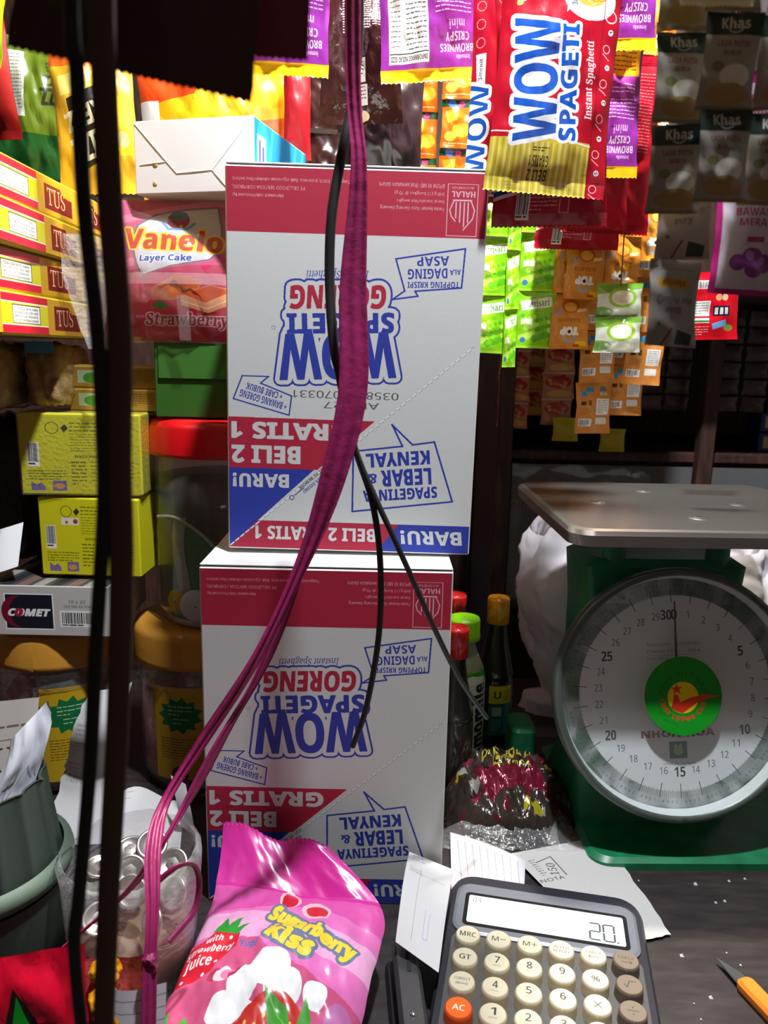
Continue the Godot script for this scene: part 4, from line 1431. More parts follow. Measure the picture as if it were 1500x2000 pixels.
	for i in 4:
		var x: float = [-0.3735, -0.376, -0.372, -0.375][i]
		single("yellow_cigarette_carton", cbox(V(0.088, 0.0375, 0.28), 0.002, "r"), [mat(c8(196, 170, 40), 0.35), g1 if i >= 2 else g2], ["lowest yellow cigarette carton with warning label, bottom of the stack of four", "second yellow cigarette carton from the bottom of the stack of four", "second yellow cigarette carton from the top of the stack of four", "topmost yellow cigarette carton of the stack of four"][i], "carton", V(x, 0.5395 + 0.0382 * i, -0.808), "yellow cigarette cartons", V(0, [1.0, -1.0, 1.5, 0.0][i], 0))
	# tall snack bags behind
	snack("snack_bag", "yellow and orange corn snack bag hanging upside down behind the straps", 0, V(-0.328, 0.68, -0.92), 0.09, 0.16, "brownie", V(0, 8, 3))
	snack("snack_bag", "green snack bag hanging upside down at the upper left", 1, V(-0.432, 0.715, -1.02), 0.11, 0.16, "sachet", V(0, 12, -2))
	snack("snack_bag", "large orange and yellow snack bag behind the white box", 2, V(-0.215, 0.70, -1.03), 0.20, 0.18, "sachet", V(0, 0, 3))
	single("lime_snack_bag", bag(0.08, 0.12, 0.04, {"teeth": 0.0012, "nu": 24, "seal": 0.01}), mat(c8(190, 226, 30), 0.3), "bright lime bag at the top left edge of the picture", "snack bag", V(-0.307, 0.772, -0.60), "", V(0, 0, -12))
	single("red_snack_bag", bag(0.08, 0.12, 0.04, {"seal": 0.01}), mat(c8(150, 24, 20), 0.3), "dark red bag at the left edge below the lime bag", "snack bag", V(-0.330, 0.725, -0.64), "", V(0, 0, 4))

func comet_top() -> Material:
	var p := Print.new(126, 126, 3, c8(70, 70, 72))
	for i in 7:
		p.poly([10 + i * 18, 0, 24 + i * 18, 0, 4 + i * 18, 126, -8 + i * 18, 126], [c8(150, 146, 140), c8(44, 44, 48), c8(120, 92, 80)][i % 3])
	return printed(p, 0.3)

func snack(called: String, label: String, kind: int, low: Vector3, w: float, h: float, rail: String, turn: Vector3) -> void:
	hung(called, label, "snack bag", "hanging snack bags", bag(w, h, 0.03, {"teeth": 0.0014, "nu": 30, "seal": 0.012, "wrinkle": 0.004, "sd": 2.0 + kind}), printed(snack_print(kind), 0.3), low, h, rail, turn)

# one pack hung by a wire hook from a rail; low = middle of its lower edge
func hung(called: String, label: String, category: String, group: String, mesh: Mesh, m, low: Vector3, h: float, rail: String, turn := Vector3.ZERO) -> Node3D:
	var top := low.y + h
	var t := thing(called, label, category, low, group)
	part("pack", mesh, m, t, V(0, h / 2, 0), turn)
	hook(t, V(0, h - 0.006, 0), V(0, RAIL[rail][0] - low.y, RAIL[rail][1] - low.z), top)
	return t

func hook(t: Node3D, a: Vector3, b: Vector3, _top: float) -> void:
	part("hook", sweep([a, a.lerp(b, 0.5) + V(0.002, 0, 0.002), b], 0.0008, 0.0008, 5), M.wire, t)

# box of soft goods: rounded and crumpled
func lumpy(size: Vector3, amp: float, sd: int) -> ArrayMesh:
	var s := st_new()
	var h := size / 2
	grid(s, steps(40), steps(24), func(u: float, v: float):
		var a: float = u * TAU
		var b: float = (v - 0.5) * PI
		var d := Vector3(cos(b) * sin(a), -sin(b), cos(b) * cos(a))
		var e := pow(pow(absf(d.x), 6.0) + pow(absf(d.y), 6.0) + pow(absf(d.z), 6.0), 1.0 / 6.0)
		var q := d / e
		var n := noise.get_noise_3d(q.x * 40 + sd * 31, q.y * 40, q.z * 40) + 0.5 * noise.get_noise_3d(q.x * 110 + sd * 31, q.y * 110, q.z * 110)
		return q * h * (1.0 - amp / minf(h.x, h.y) * 0.6) + d * amp * n)
	return done([s])

func scale_and_right() -> void:
	var t := thing("weighing_scale", "green spring weighing scale with round dial and steel platter", "scale", V(0.302, 0, -0.815), "", V(0, 1.5, 0))
	# steel platter with a turned-down lip
	var pl := []
	for q in [[0.302, 0.272, 0.338], [0.304, 0.274, 0.3485], [0.3, 0.27, 0.3525], [0.292, 0.262, 0.354]]:
		pl.append([rrect(q[0], q[1], 0.022), q[2]])
	part("platter", loft(pl), M.brushed, t, V(0.016, 0.006, 0))
	for q in [[-0.0758, 0.0], [0.0, -0.076], [0.0758, 0.0], [0.0, 0.076]]:
		var sc := part("screw", lathe([Vector2(0.0005, 0.0012), Vector2(0.004, 0.0012), Vector2(0.0052, 0.0002), Vector2(0.008, 0.0009), Vector2(0.0095, 0.0)], 20), M.steel, t, V(q[0] + 0.004, 0.36, q[1]))
		part("slot", cbox(V(0.006, 0.0006, 0.001), 0.0), M.black_rubber, sc, V(0, 0.0013, 0), V(0, 35, 0))
	for x in [-0.055, 0.058]:
		part("post", lathe([Vector2(0.001, 0.352), Vector2(0.0125, 0.352), Vector2(0.0125, 0.3), Vector2(0.014, 0.296), Vector2(0.014, 0.288), Vector2(0.001, 0.288)], 20), M.green_paint, t, V(x, 0, 0.012))
	# body: base plate, tapered housing
	part("base_plate", loft([[rrect(0.262, 0.245, 0.02), 0.0], [rrect(0.262, 0.245, 0.02), 0.008], [rrect(0.252, 0.235, 0.02), 0.012]]), M.green_paint, t, V(0.045, 0, -0.005))
	part("housing", loft([[rrect(0.18, 0.14, 0.02), 0.011], [rrect(0.16, 0.11, 0.02), 0.06], [rrect(0.165, 0.10, 0.016), 0.24], [rrect(0.175, 0.095, 0.012), 0.295], [rrect(0.15, 0.08, 0.012), 0.303]]), M.green_paint, t, V(0, 0, -0.02))
	part("rear_flange", loft([[rrect(0.03, 0.05, 0.008), 0.012], [rrect(0.03, 0.05, 0.008), 0.066], [rrect(0.024, 0.044, 0.008), 0.070]]), M.green_paint, t, V(-0.125, 0, -0.07))
	var d := Node3D.new()
	d.name = "dial"
	t.add_child(d)
	d.position = V(0.0, 0.176, 0.076)
	d.rotation_degrees = V(76, 0, 0)
	var rimm := mat(c8(92, 104, 98), 0.35, {"metallic": 0.5})
	part("drum", lathe([Vector2(0.1, 0.0), Vector2(0.126, 0.0), Vector2(0.1265, -0.008), Vector2(0.11, -0.02), Vector2(0.075, -0.05), Vector2(0.001, -0.05)], 64), M.green_paint, d)
	part("bezel", lathe([Vector2(0.1205, 0.013), Vector2(0.1225, 0.015), Vector2(0.126, 0.0148), Vector2(0.1285, 0.012), Vector2(0.129, 0.0), Vector2(0.1265, -0.008)], 72), rimm, d)
	part("inner_rim", lathe([Vector2(0.1205, 0.013), Vector2(0.1195, 0.006), Vector2(0.1175, 0.0005)], 72), mat(c8(206, 214, 214), 0.35), d)
	var disc := PackedVector2Array()
	var disc2 := PackedVector2Array()
	for i in 72:
		var a := i / 72.0 * TAU
		disc.append(Vector2(cos(a), sin(a)) * 0.121)
		disc2.append(Vector2(cos(a), sin(a)) * 0.0395)
	part("dial_face", loft([[disc, -0.003], [disc, 0.0]]), printed(dial_print(), 0.5), d, Vector3.ZERO, V(0, 3.0, 0))
	part("needle", loft([[PackedVector2Array([Vector2(-0.0016, 0.02), Vector2(-0.0006, -0.094), Vector2(0.0006, -0.094), Vector2(0.0016, 0.02)]), 0.004], [PackedVector2Array([Vector2(-0.0016, 0.02), Vector2(-0.0006, -0.094), Vector2(0.0006, -0.094), Vector2(0.0016, 0.02)]), 0.005]]), mat(c8(90, 30, 36), 0.4), d, Vector3.ZERO, V(0, 2.0, 0))
	part("dial_glass", lathe([Vector2(0.001, 0.0165), Vector2(0.06, 0.0155), Vector2(0.1205, 0.0135)], 56), clear(0.05, 0.04), d)
	part("sticker", loft([[disc2, 0.0166], [disc2, 0.0171]]), printed(sticker_print(), 0.45), d, V(0.0005, 0, 0.0), V(0, -4, 0))
	# white carrier bag behind the scale
	var white := mat(c8(226, 220, 226), 0.55)
	white.backlight_enabled = true
	white.backlight = Color(0.25, 0.25, 0.25)
	var w := thing("carrier_bag", "crumpled white plastic bag standing behind the weighing scale", "bag", V(0.392, 0, -1.055))
	part("bag_film", lathe(steps(48).map(func(f: float): return Vector2(0.155 + 0.025 * sin(f * 5.0) + (0.02 if f > 0.9 else 0.0), 0.275 - f * 0.275)), 140, func(q: Vector3, u: float, v: float):
		var n := noise.get_noise_3d(q.x * 300, q.y * 200, q.z * 300) - 0.9 * absf(noise.get_noise_3d(q.x * 420 + 90, q.y * 260, q.z * 420)) - 0.25 * absf(noise.get_noise_3d(q.x * 1000, q.y * 800, q.z * 1000)) + 0.2
		var k := 1.0 + 0.14 * n
		return V(q.x * k * 1.15, q.y * (1.0 + (0.10 * noise.get_noise_2d(u * 300, 3.0) - 0.2 * maxf(0.0, q.x + 0.02)) * (1.0 - v)), q.z * k * 0.42)), white, w)
	part("inner_fold", lathe(steps(10).map(func(f: float): return Vector2(0.11 + 0.02 * sin(f * 4.0), 0.25 - f * 0.1)), 60, func(q: Vector3, u: float, v: float):
		var n := noise.get_noise_3d(q.x * 420 + 40, q.y * 240, q.z * 420)
		return V(q.x * (1.0 + 0.25 * n) * 1.1, q.y + 0.02 * n - 0.15 * maxf(0.0, q.x), q.z * (1.0 + 0.25 * n) * 0.4)), white, w)
	# bottles
	var soy := mat(c8(14, 9, 9), 0.08, {"clearcoat_enabled": true, "clearcoat": 0.6})
	var capr := cap_material(c8(196, 30, 34))
	var capo := cap_material(c8(236, 156, 16))
	var prof := [Vector2(0.012, 0.172), Vector2(0.0125, 0.16), Vector2(0.0155, 0.14), Vector2(0.0215, 0.112), Vector2(0.0235, 0.1), Vector2(0.0235, 0.0985), Vector2(0.0222, 0.096), Vector2(0.0238, 0.092), Vector2(0.0245, 0.03), Vector2(0.0245, 0.008), Vector2(0.022, 0.001), Vector2(0.001, 0.0)]
	var sl := Print.new(40, 80, 4, c8(236, 214, 20))
	sl.rect(0, 28, 40, 80, c8(16, 110, 116))
	sl.text("U", "b", 8, 8, 20, 20, c8(50, 90, 60))
	sl.rect(26, 6, 38, 24, c8(200, 170, 20))
	sl.rect(6, 34, 22, 48, c8(170, 196, 196))
	sl.small(6, 54, 22, 5, 4, 1.4, c8(150, 190, 190), 4)
	sl.small(27, 30, 38, 12, 4, 1.2, c8(150, 190, 190), 5)
	var slm := printed(sl, 0.35)
	for i in 3:
		var at: Vector3 = [V(0.0865, 0, -0.84), V(0.153, 0, -0.965), V(0.094, 0, -0.945)][i]
		var b := thing("soy_bottle", ["dark soy sauce bottle with red cap nearest the carton edge", "dark soy sauce bottle with orange cap beside the white bag", "dark soy sauce bottle whose red cap shows behind the green-capped bottle"][i], "bottle", at, "soy sauce bottles", V(0, [0, -18, 0][i], 0))
		var up: float = [1.0, 0.985, 1.03][i]
		part("glass", lathe(prof.map(func(p: Vector2): return Vector2(p.x, p.y * up)), 36), soy, b)
		part("cap", lathe([Vector2(0.001, 0.206 * up), Vector2(0.0135, 0.2055 * up), Vector2(0.0146, 0.203 * up), Vector2(0.0146, 0.171 * up), Vector2(0.001, 0.171 * up)], 32), capo if i == 1 else capr, b)
		var s := st_new()
		grid(s, steps(8), steps(1), func(u: float, v: float): return V(sin(-0.1 + u * 1.3) * 0.0247, 0.088 - v * 0.07, cos(-0.1 + u * 1.3) * 0.0247))
		if i == 1:
			part("label", done([s]), slm, b)
	# tea bottle with a lime cap
	var tp := Print.new(120, 120, 4, c8(36, 170, 30))
	tp.grain(0.05, 8, 6, 2)
	tp.poly([60, 20, 76, 10, 92, 22, 84, 44, 66, 46], c8(226, 236, 226))
	tp.poly([66, 40, 104, 30, 104, 120, 60, 120], c8(214, 222, 210))
	tp.text("chamomile", "b", 40, 74, 126, 90, c8(30, 40, 34), {"rot": -PI / 2, "fat": 0.5})
	tp.text("tea", "b", 36, 50, 58, 60, c8(220, 236, 90))
	var tb := thing("tea_bottle", "green tea bottle with bright lime cap between the soy bottles", "bottle", V(0.101, 0, -0.895), "", V(0, -25, 0))
	part("plastic", lathe([Vector2(0.014, 0.172), Vector2(0.0145, 0.166), Vector2(0.018, 0.155), Vector2(0.026, 0.135), Vector2(0.0285, 0.12), Vector2(0.0285, 0.006), Vector2(0.001, 0.0)], 36), mat(c8(150, 160, 130), 0.2), tb)
	part("cap", lathe([Vector2(0.001, 0.199), Vector2(0.0185, 0.198), Vector2(0.0195, 0.195), Vector2(0.0195, 0.18), Vector2(0.0202, 0.178), Vector2(0.0202, 0.172), Vector2(0.001, 0.172)], 36), mat(c8(140, 226, 20), 0.4), tb)
	part("sleeve", lathe([Vector2(0.0263, 0.1355), Vector2(0.0288, 0.12), Vector2(0.029, 0.06), Vector2(0.0288, 0.006)], 40), printed(tp, 0.35), tb, Vector3.ZERO, V(0, 180, 0))
	# crumpled foil pack
	var fp := Print.new(140, 130, 4, c8(58, 50, 44))
	var r := RandomNumberGenerator.new()
	r.seed = 5
	for i in 70:
		var x := r.randf_range(0, 140)
		var y := r.randf_range(0, 130)
		var e := r.randf_range(3, 11)
		fp.poly([x, y, x + e * r.randf_range(0.5, 1.5), y - e * r.randf(), x + e * 1.4, y + e * 0.6, x + e * 0.3, y + e * r.randf_range(0.4, 1.2)], [c8(168, 160, 40), c8(96, 24, 40), c8(150, 146, 140), c8(30, 26, 26), c8(120, 30, 50)][i % 5])
	fp.poly([30, 66, 100, 60, 110, 96, 40, 104], c8(112, 26, 46))
	for pass_ in [[1.4, c8(190, 180, 60)], [0.0, c8(34, 28, 26)]]:
		fp.text("TURK", "b", 44, 30, 100, 46, pass_[1], {"rot": PI + 0.1, "pass": pass_[0], "fat": 0.3})
		fp.text("GOLD", "b", 54, 54, 92, 62, pass_[1], {"rot": PI + 0.15, "pass": pass_[0] * 0.6})
	var fm := printed(fp, 0.2, {"metallic": 0.35})
	fm.normal_enabled = true
	fm.normal_texture = M.film_relief
	fm.normal_scale = 0.7
	var f := thing("foil_pack", "crumpled black, yellow and maroon foil pack before the bottles", "snack pack", V(0.148, 0, -0.80))
	part("foil", sheet(44, 40, func(u: float, v: float):
		var x: float = (u - 0.5) * 0.15
		var z: float = (v - 0.5) * 0.13
		var e: float = clampf(1.0 - pow(absf(2 * u - 1), 2.6) * 1.0 - pow(absf(2 * v - 1), 3.0), 0.0, 1.0)
		var n := absf(noise.get_noise_2d(u * 150, v * 150)) + 0.6 * absf(noise.get_noise_2d(u * 330 + 50, v * 330))
		return V(x * (1.0 - 0.12 * n), 0.004 + 0.07 * pow(e, 0.6) * (1.0 - 0.25 * v) - 0.03 * n * e, z + 0.008 * n)), fm, f)
	part("clear_film", sheet(26, 14, func(u: float, v: float): return V((u - 0.5) * 0.165, 0.004 + 0.022 * (1.0 - v) * (1.0 - pow(2 * u - 1, 2)) + 0.008 * absf(noise.get_noise_2d(u * 190, v * 120)), 0.052 + 0.03 * v)), bumpy(clear(0.08, 0.1), M.film_relief, 16.0, 1.4), f)

func cap_material(col: Color) -> Material:
	var p := Print.new(90, 40, 4, col)
	for i in 6:
		for j in 3:
			p.text("BANGO", "b", 2 + i * 15, 14 + j * 9, 14 + i * 15, 18 + j * 9, Color(minf(col.r + 0.12, 1), minf(col.g + 0.22, 1), minf(col.b + 0.2, 1)), {"rot": -0.3})
	return printed(p, 0.25)

func calculator_area() -> void:
	var shell := mat(c8(44, 44, 52), 0.35)
	var t := thing("calculator", "black desk calculator with round cream keys and a lit display", "calculator", V(0.0778, 0, -0.5606), "", V(0, -11.2, 0))
	part("shell", loft([[rrect(0.166, 0.232, 0.02), 0.001], [rrect(0.172, 0.238, 0.022), 0.006], [rrect(0.172, 0.238, 0.022), 0.02], [rrect(0.166, 0.232, 0.02), 0.0255]]), shell, t, V(0.064, 0, 0.027))
	part("key_bed", loft([[rrect(0.156, 0.15, 0.008), 0.025], [rrect(0.156, 0.15, 0.008), 0.0262]]), bumpy(mat(c8(78, 76, 76), 0.6), M.fine_relief, 40.0, 1.5), t, V(0.064, 0, 0.062))
	var bz := part("display_bezel", loft([[rrect(0.158, 0.064, 0.014), 0.025], [rrect(0.158, 0.064, 0.014), 0.0275], [rrect(0.153, 0.059, 0.012), 0.029]]), mat(c8(108, 110, 120), 0.3), t, V(0.0635, 0, -0.0435))
	part("display_recess", loft([[rrect(0.141, 0.0415, 0.004), 0.029], [rrect(0.141, 0.0415, 0.004), 0.0294]]), mat(c8(24, 24, 28), 0.3), bz, V(0, 0, 0.003))
	part("display", loft([[rrect(0.134, 0.0345, 0.002), 0.0294], [rrect(0.134, 0.0345, 0.002), 0.0298]]), printed(lcd_print(), 0.25), bz, V(0, 0, 0.0035))
	# round keys
	var tops := printed(key_print(), 0.5)
	var cream := mat(c8(196, 184, 156), 0.5)
	var brown := mat(c8(104, 92, 80), 0.5)
	var orange := mat(c8(220, 84, 20), 0.5)
	var side := lathe([Vector2(0.0094, 0.0112), Vector2(0.0103, 0.0102), Vector2(0.0105, 0.008), Vector2(0.0112, 0.0)], 28)
	for r in 5:
		for c in 6:
			var s := st_new()
			var rr := mini(r, 3)
			for i in 28:
				var a := i / 28.0 * TAU
				var b := (i + 1) / 28.0 * TAU
				for q in [Vector2.ZERO, Vector2(cos(a), sin(a)), Vector2(cos(b), sin(b))]:
					s.set_uv(Vector2((c + 0.5 + q.x * 0.46) / 6.0, (rr + 0.5 + q.y * 0.46) / 4.0))
					s.add_vertex(V(q.x * 0.0094, 0.0112, q.y * 0.0094))
			var k := part("key", side, brown if c == 5 else (orange if r == 3 and c == 0 else cream), t, V(c * 0.0255, 0.0255, r * 0.0252))
			part("key_top", done([s]), tops, k)
	# papers
	var rows := ["Jumlah Rp.", "", "Hormat kami", "", "", "", "No.", "Banyaknya", "Nama Barang"]
	var inv := receipt_print(rows, 3)
	inv.line([8, 40, 52, 40], 0.4, c8(110, 110, 130))
	inv.line([20, 30, 20, 120], 0.4, c8(110, 110, 130))
	inv.line([34, 84, 34, 112, 40, 112, 40, 86], 0.5, c8(110, 120, 190))
	single("curled_receipt", patch([V(0.030, 0.062, -0.632), V(0.072, 0.05, -0.632), V(0.050, 0.046, -0.515), V(0.0165, 0.048, -0.537)], 12, 12, func(u: float, v: float): return V(0, 0.012 * sin(v * PI) - 0.006 * u, 0.0)), printed(inv, 0.8), "curled white receipt between the candy bag and the calculator", "paper")
	var lined := Print.new(60, 60, 5, c8(198, 196, 204))
	for i in 9:
		lined.line([6 + i * 6, 6, 10 + i * 6, 60], 0.4, c8(120, 120, 130))
	lined.line([0, 30, 40, 60], 0.4, c8(140, 120, 150))
	single("lined_note", patch([V(0.078, 0.012, -0.737), V(0.150, 0.006, -0.69), V(0.14, 0.003, -0.64), V(0.072, 0.003, -0.64)], 8, 8, func(u: float, v: float): return V(0, 0.008 * sin(u * 2.0) * (1.0 - v), 0)), printed(lined, 0.8), "lined white note sticking out behind the calculator's display", "paper")
	var torn := Print.new(90, 120, 4, c8(194, 192, 190))
	torn.grain(0.02, 10, 3, 5)
	torn.line([14, 18, 30, 14, 30, 40], 0.8, c8(70, 66, 66))
	torn.text("150", "s", 14, 26, 30, 34, c8(60, 56, 56), {"rot": -1.3})
	torn.small(8, 14, 14, 8, 3, 1, c8(110, 106, 106), 3)
	torn.text("NOTA", "r", 2, 40, 26, 44, c8(60, 56, 56))
	single("torn_paper", patch([V(0.139, 0.005, -0.713), V(0.244, 0.004, -0.747), V(0.268, 0.003, -0.604), V(0.20, 0.003, -0.59)], 14, 14, func(u: float, v: float): return V(0.003 * noise.get_noise_1d(v * 300) * u, 0.006 * sin(v * 3.0) * u * (1.0 - u), 0.003 * noise.get_noise_1d(u * 300) * v)), printed(torn, 0.8), "torn grey-white paper with stamped figures lying under the calculator", "paper")
	# stapler
	var sp := thing("stapler", "black and chrome stapler lying between the candy bag and the calculator", "stapler", V(0.028, 0, -0.50), "", V(0, 4, 0))
	part("base", loft([[rrect(0.03, 0.13, 0.008), 0.0], [rrect(0.03, 0.13, 0.008), 0.006], [rrect(0.026, 0.126, 0.008), 0.009]]), mat(c8(30, 28, 34), 0.35), sp)
	part("magazine", cbox(V(0.016, 0.014, 0.115), 0.002), M.steel, sp, V(0, 0.016, -0.004))
	part("arm", loft([[rrect(0.02, 0.12, 0.007), 0.023], [rrect(0.021, 0.121, 0.007), 0.032], [rrect(0.015, 0.113, 0.006), 0.036]]), mat(c8(120, 118, 122), 0.25, {"metallic": 0.8}), sp)
	part("rivet", lathe([Vector2(0.0005, 0.002), Vector2(0.0025, 0.0018), Vector2(0.003, 0.0)], 12), M.steel, sp, V(0, 0.036, 0.02))
	part("slot", cbox(V(0.003, 0.001, 0.02), 0.0), M.black_rubber, sp, V(0.001, 0.0362, -0.03))
	# orange handled knife
	var kn := thing("paring_knife", "small knife with orange handle at the right edge of the counter", "knife", V(0.308, 0.0, -0.545), "", V(0, 17, 0))
	part("blade", loft([[PackedVector2Array([Vector2(-0.006, 0.02), Vector2(-0.004, -0.034), Vector2(0.006, -0.012), Vector2(0.011, 0.02)]), 0.005], [PackedVector2Array([Vector2(-0.005, 0.02), Vector2(-0.004, -0.033), Vector2(0.005, -0.012), Vector2(0.009, 0.02)]), 0.0065]]), M.steel, kn)
	part("handle", loft([[rrect(0.012, 0.1, 0.005), 0.0], [rrect(0.015, 0.103, 0.006), 0.004], [rrect(0.015, 0.103, 0.006), 0.008], [rrect(0.011, 0.098, 0.005), 0.011]]), mat(c8(230, 130, 40), 0.4), kn, V(0.0, 0, 0.045))
	# crumbs on the counter
	var s := st_new()
	var rg := RandomNumberGenerator.new()
	rg.seed = 8
	for i in 18:
		var c := V(rg.randf_range(0.24, 0.42), 0.0012, rg.randf_range(-0.69, -0.50))
		var e := rg.randf_range(0.0006, 0.0018)
		for n in [V(1, 1, 0), V(-1, 1, 0), V(0, 1, 1), V(0, 1, -1)]:
			var side2 := V(n.z, 0, -n.x) * e
			tri(s, c + V(0, e, 0), c + V(n.x, -0.6, n.z) * e + side2, c + V(n.x, -0.6, n.z) * e - side2, n)
	var cr := single("crumbs", done([s]), mat(c8(206, 204, 200), 0.8), "scattered white crumbs on the dark counter beside the calculator", "crumbs")
	cr.set_meta("kind", "stuff")

# sheet through four corners: top left, top right, bottom right, bottom left
func patch(c: Array, nu: int, nv: int, extra = null) -> ArrayMesh:
	return sheet(nu, nv, func(u: float, v: float):
		var p: Vector3 = c[0].lerp(c[1], u).lerp(c[3].lerp(c[2], u), v)
		return p + extra.call(u, v) if extra != null else p)

func front_left() -> void:
	# green ribbed bin with papers
	var gm := mat(c8(46, 60, 53), 0.6)
	var b := thing("ribbed_bin", "grey-green ribbed plastic bin full of papers at the left edge", "bin", V(-0.315, 0, -0.535))
	var rib := func(q: Vector3, u: float, v: float): return q * V(1.0 - 0.09 * pow(absf(sin(u * TAU * 8)), 0.35), 1, 1.0 - 0.09 * pow(absf(sin(u * TAU * 8)), 0.35))
	part("wall", lathe([Vector2(0.058, 0.186), Vector2(0.061, 0.16), Vector2(0.065, 0.13), Vector2(0.067, 0.112)], 132, rib), gm, b)
	part("inner_wall", lathe([Vector2(0.05, 0.02), Vector2(0.058, 0.1), Vector2(0.057, 0.187), Vector2(0.059, 0.187)], 132, rib), gm, b)
	part("rim_band", lathe([Vector2(0.065, 0.122), Vector2(0.0712, 0.119), Vector2(0.0725, 0.114), Vector2(0.0712, 0.108), Vector2(0.066, 0.105)], 64), mat(c8(74, 92, 80), 0.6), b)
	part("lower_wall", lathe([Vector2(0.068, 0.103), Vector2(0.066, 0.06), Vector2(0.06, 0.006), Vector2(0.001, 0.002)], 64), gm, b)
	var tus := Print.new(60, 70, 4, c8(206, 198, 190))
	tus.text("TUS", "s", 22, 26, 54, 40, c8(90, 50, 40))
	tus.small(20, 14, 56, 2, 5, 1.6, c8(120, 100, 90), 3)
	tus.line([16, 22, 58, 22], 0.6, c8(110, 90, 80))
	tus.small(24, 46, 54, 2, 5, 2, c8(110, 60, 50), 4)
	var scrawl := Print.new(60, 70, 4, c8(206, 210, 222))
	scrawl.line([10, 30, 20, 22, 22, 34, 30, 24, 34, 34, 44, 22, 52, 30], 0.8, c8(130, 136, 170))
	single("bin_paper", patch([V(-0.34, 0.236, -0.575), V(-0.277, 0.232, -0.575), V(-0.285, 0.13, -0.55), V(-0.345, 0.125, -0.55)], 10, 10, func(u: float, v: float): return V(0, 0, 0.008 * sin(u * 4.0 + v * 2.0))), printed(tus, 0.8), "brown-printed paper standing at the back of the ribbed bin", "paper")
	single("bin_paper", patch([V(-0.292, 0.205, -0.56), V(-0.262, 0.238, -0.555), V(-0.272, 0.105, -0.525), V(-0.335, 0.09, -0.505)], 14, 14, func(u: float, v: float): return V(0.004 * sin(v * 9.0), 0, 0.01 * sin(u * 5.0) + 0.006 * noise.get_noise_2d(u * 120, v * 120))), printed(scrawl, 0.8), "white scribbled paper hanging over the ribbed bin's rim", "paper")
	# receipts standing in front of the jars
	var rr := receipt_print(["", "", "", "", "", "Sampoerna Prima 12", "Sampoerna Kretek", "10 Pack X 13,450", "0", "Sampoerna Mild LIG", "red Edition 16", "40 Pack X 20,950", "0", "", "", "Marlboro Filter", "de motion 12", "10 Pack X 23,", "Marlboro", "12 Pack X 10,000"], 5)
	single("curled_receipt", patch([V(-0.283, 0.184, -0.70), V(-0.238, 0.198, -0.69), V(-0.258, 0.054, -0.655), V(-0.322, 0.058, -0.66)], 12, 22, func(u: float, v: float): return V(0.005 * noise.get_noise_1d(v * 260) * (1.0 - u), 0, 0.012 * sin(v * 7.0) + 0.008 * sin(u * 3.0))), printed(rr, 0.8), "long printed receipt standing curled before the sweet jars", "paper")
	var r2 := receipt_print(["", "1 131,000", "", "", "subtotal", "", "", "tunai"], 7)
	single("curled_receipt", patch([V(-0.255, 0.088, -0.66), V(-0.19, 0.092, -0.68), V(-0.178, 0.06, -0.62), V(-0.245, 0.058, -0.61)], 12, 12, func(u: float, v: float): return V(0, 0.012 * sin(u * 5.0 + v * 2.0), 0)), printed(r2, 0.8), "white receipt lying above the coin tub", "paper")
	single("curled_receipt", patch([V(-0.196, 0.118, -0.66), V(-0.178, 0.118, -0.645), V(-0.170, 0.02, -0.63), V(-0.186, 0.02, -0.645)], 8, 16, func(u: float, v: float): return V(0.008 * sin(v * 5.0), 0, 0.012 * sin(v * 6.0))), M.paper_white, "narrow white paper strip curling beside the lower carton's left edge", "paper")
	# tub of coins
	var tub := thing("coin_tub", "clear crinkled plastic tub holding coins behind the pink string", "tub", V(-0.193, 0, -0.537))
	part("plastic", lathe([Vector2(0.05, 0.128), Vector2(0.054, 0.124), Vector2(0.053, 0.11), Vector2(0.05, 0.06), Vector2(0.045, 0.008), Vector2(0.001, 0.004)], 60, func(q: Vector3, u: float, v: float): return q * V(1.0 + 0.05 * noise.get_noise_2d(u * 260, v * 60), 1.0 + 0.03 * noise.get_noise_1d(u * 400), 1.0 + 0.05 * noise.get_noise_2d(u * 260, v * 60)) if v < 0.95 else q), bumpy(clear(0.22, 0.15), M.film_relief, 14.0, 1.2), tub)
	part("lining", lathe([Vector2(0.001, 0.075), Vector2(0.03, 0.07), Vector2(0.046, 0.06), Vector2(0.044, 0.03), Vector2(0.04, 0.012), Vector2(0.001, 0.01)], 40, func(q: Vector3, u: float, v: float): return q + V(0, 0.008 * noise.get_noise_2d(q.x * 900, q.z * 900), 0)), mat(c8(110, 84, 62), 0.6), tub)
	var alu := mat(c8(206, 204, 200), 0.3, {"metallic": 0.85})
	var coin := thing("coin", "silver coin", "coin", Vector3.ZERO, "coins in the tub")
	part("disc", lathe([Vector2(0.0005, 0.0018), Vector2(0.0095, 0.0018), Vector2(0.0098, 0.0024), Vector2(0.0118, 0.0024), Vector2(0.0124, 0.0018), Vector2(0.0124, 0.0003), Vector2(0.0118, 0.0), Vector2(0.0005, 0.0)], 36), alu, coin)
	part("emblem", lathe([Vector2(0.0005, 0.0023), Vector2(0.003, 0.0022), Vector2(0.0055, 0.0018)], 6), alu, coin)
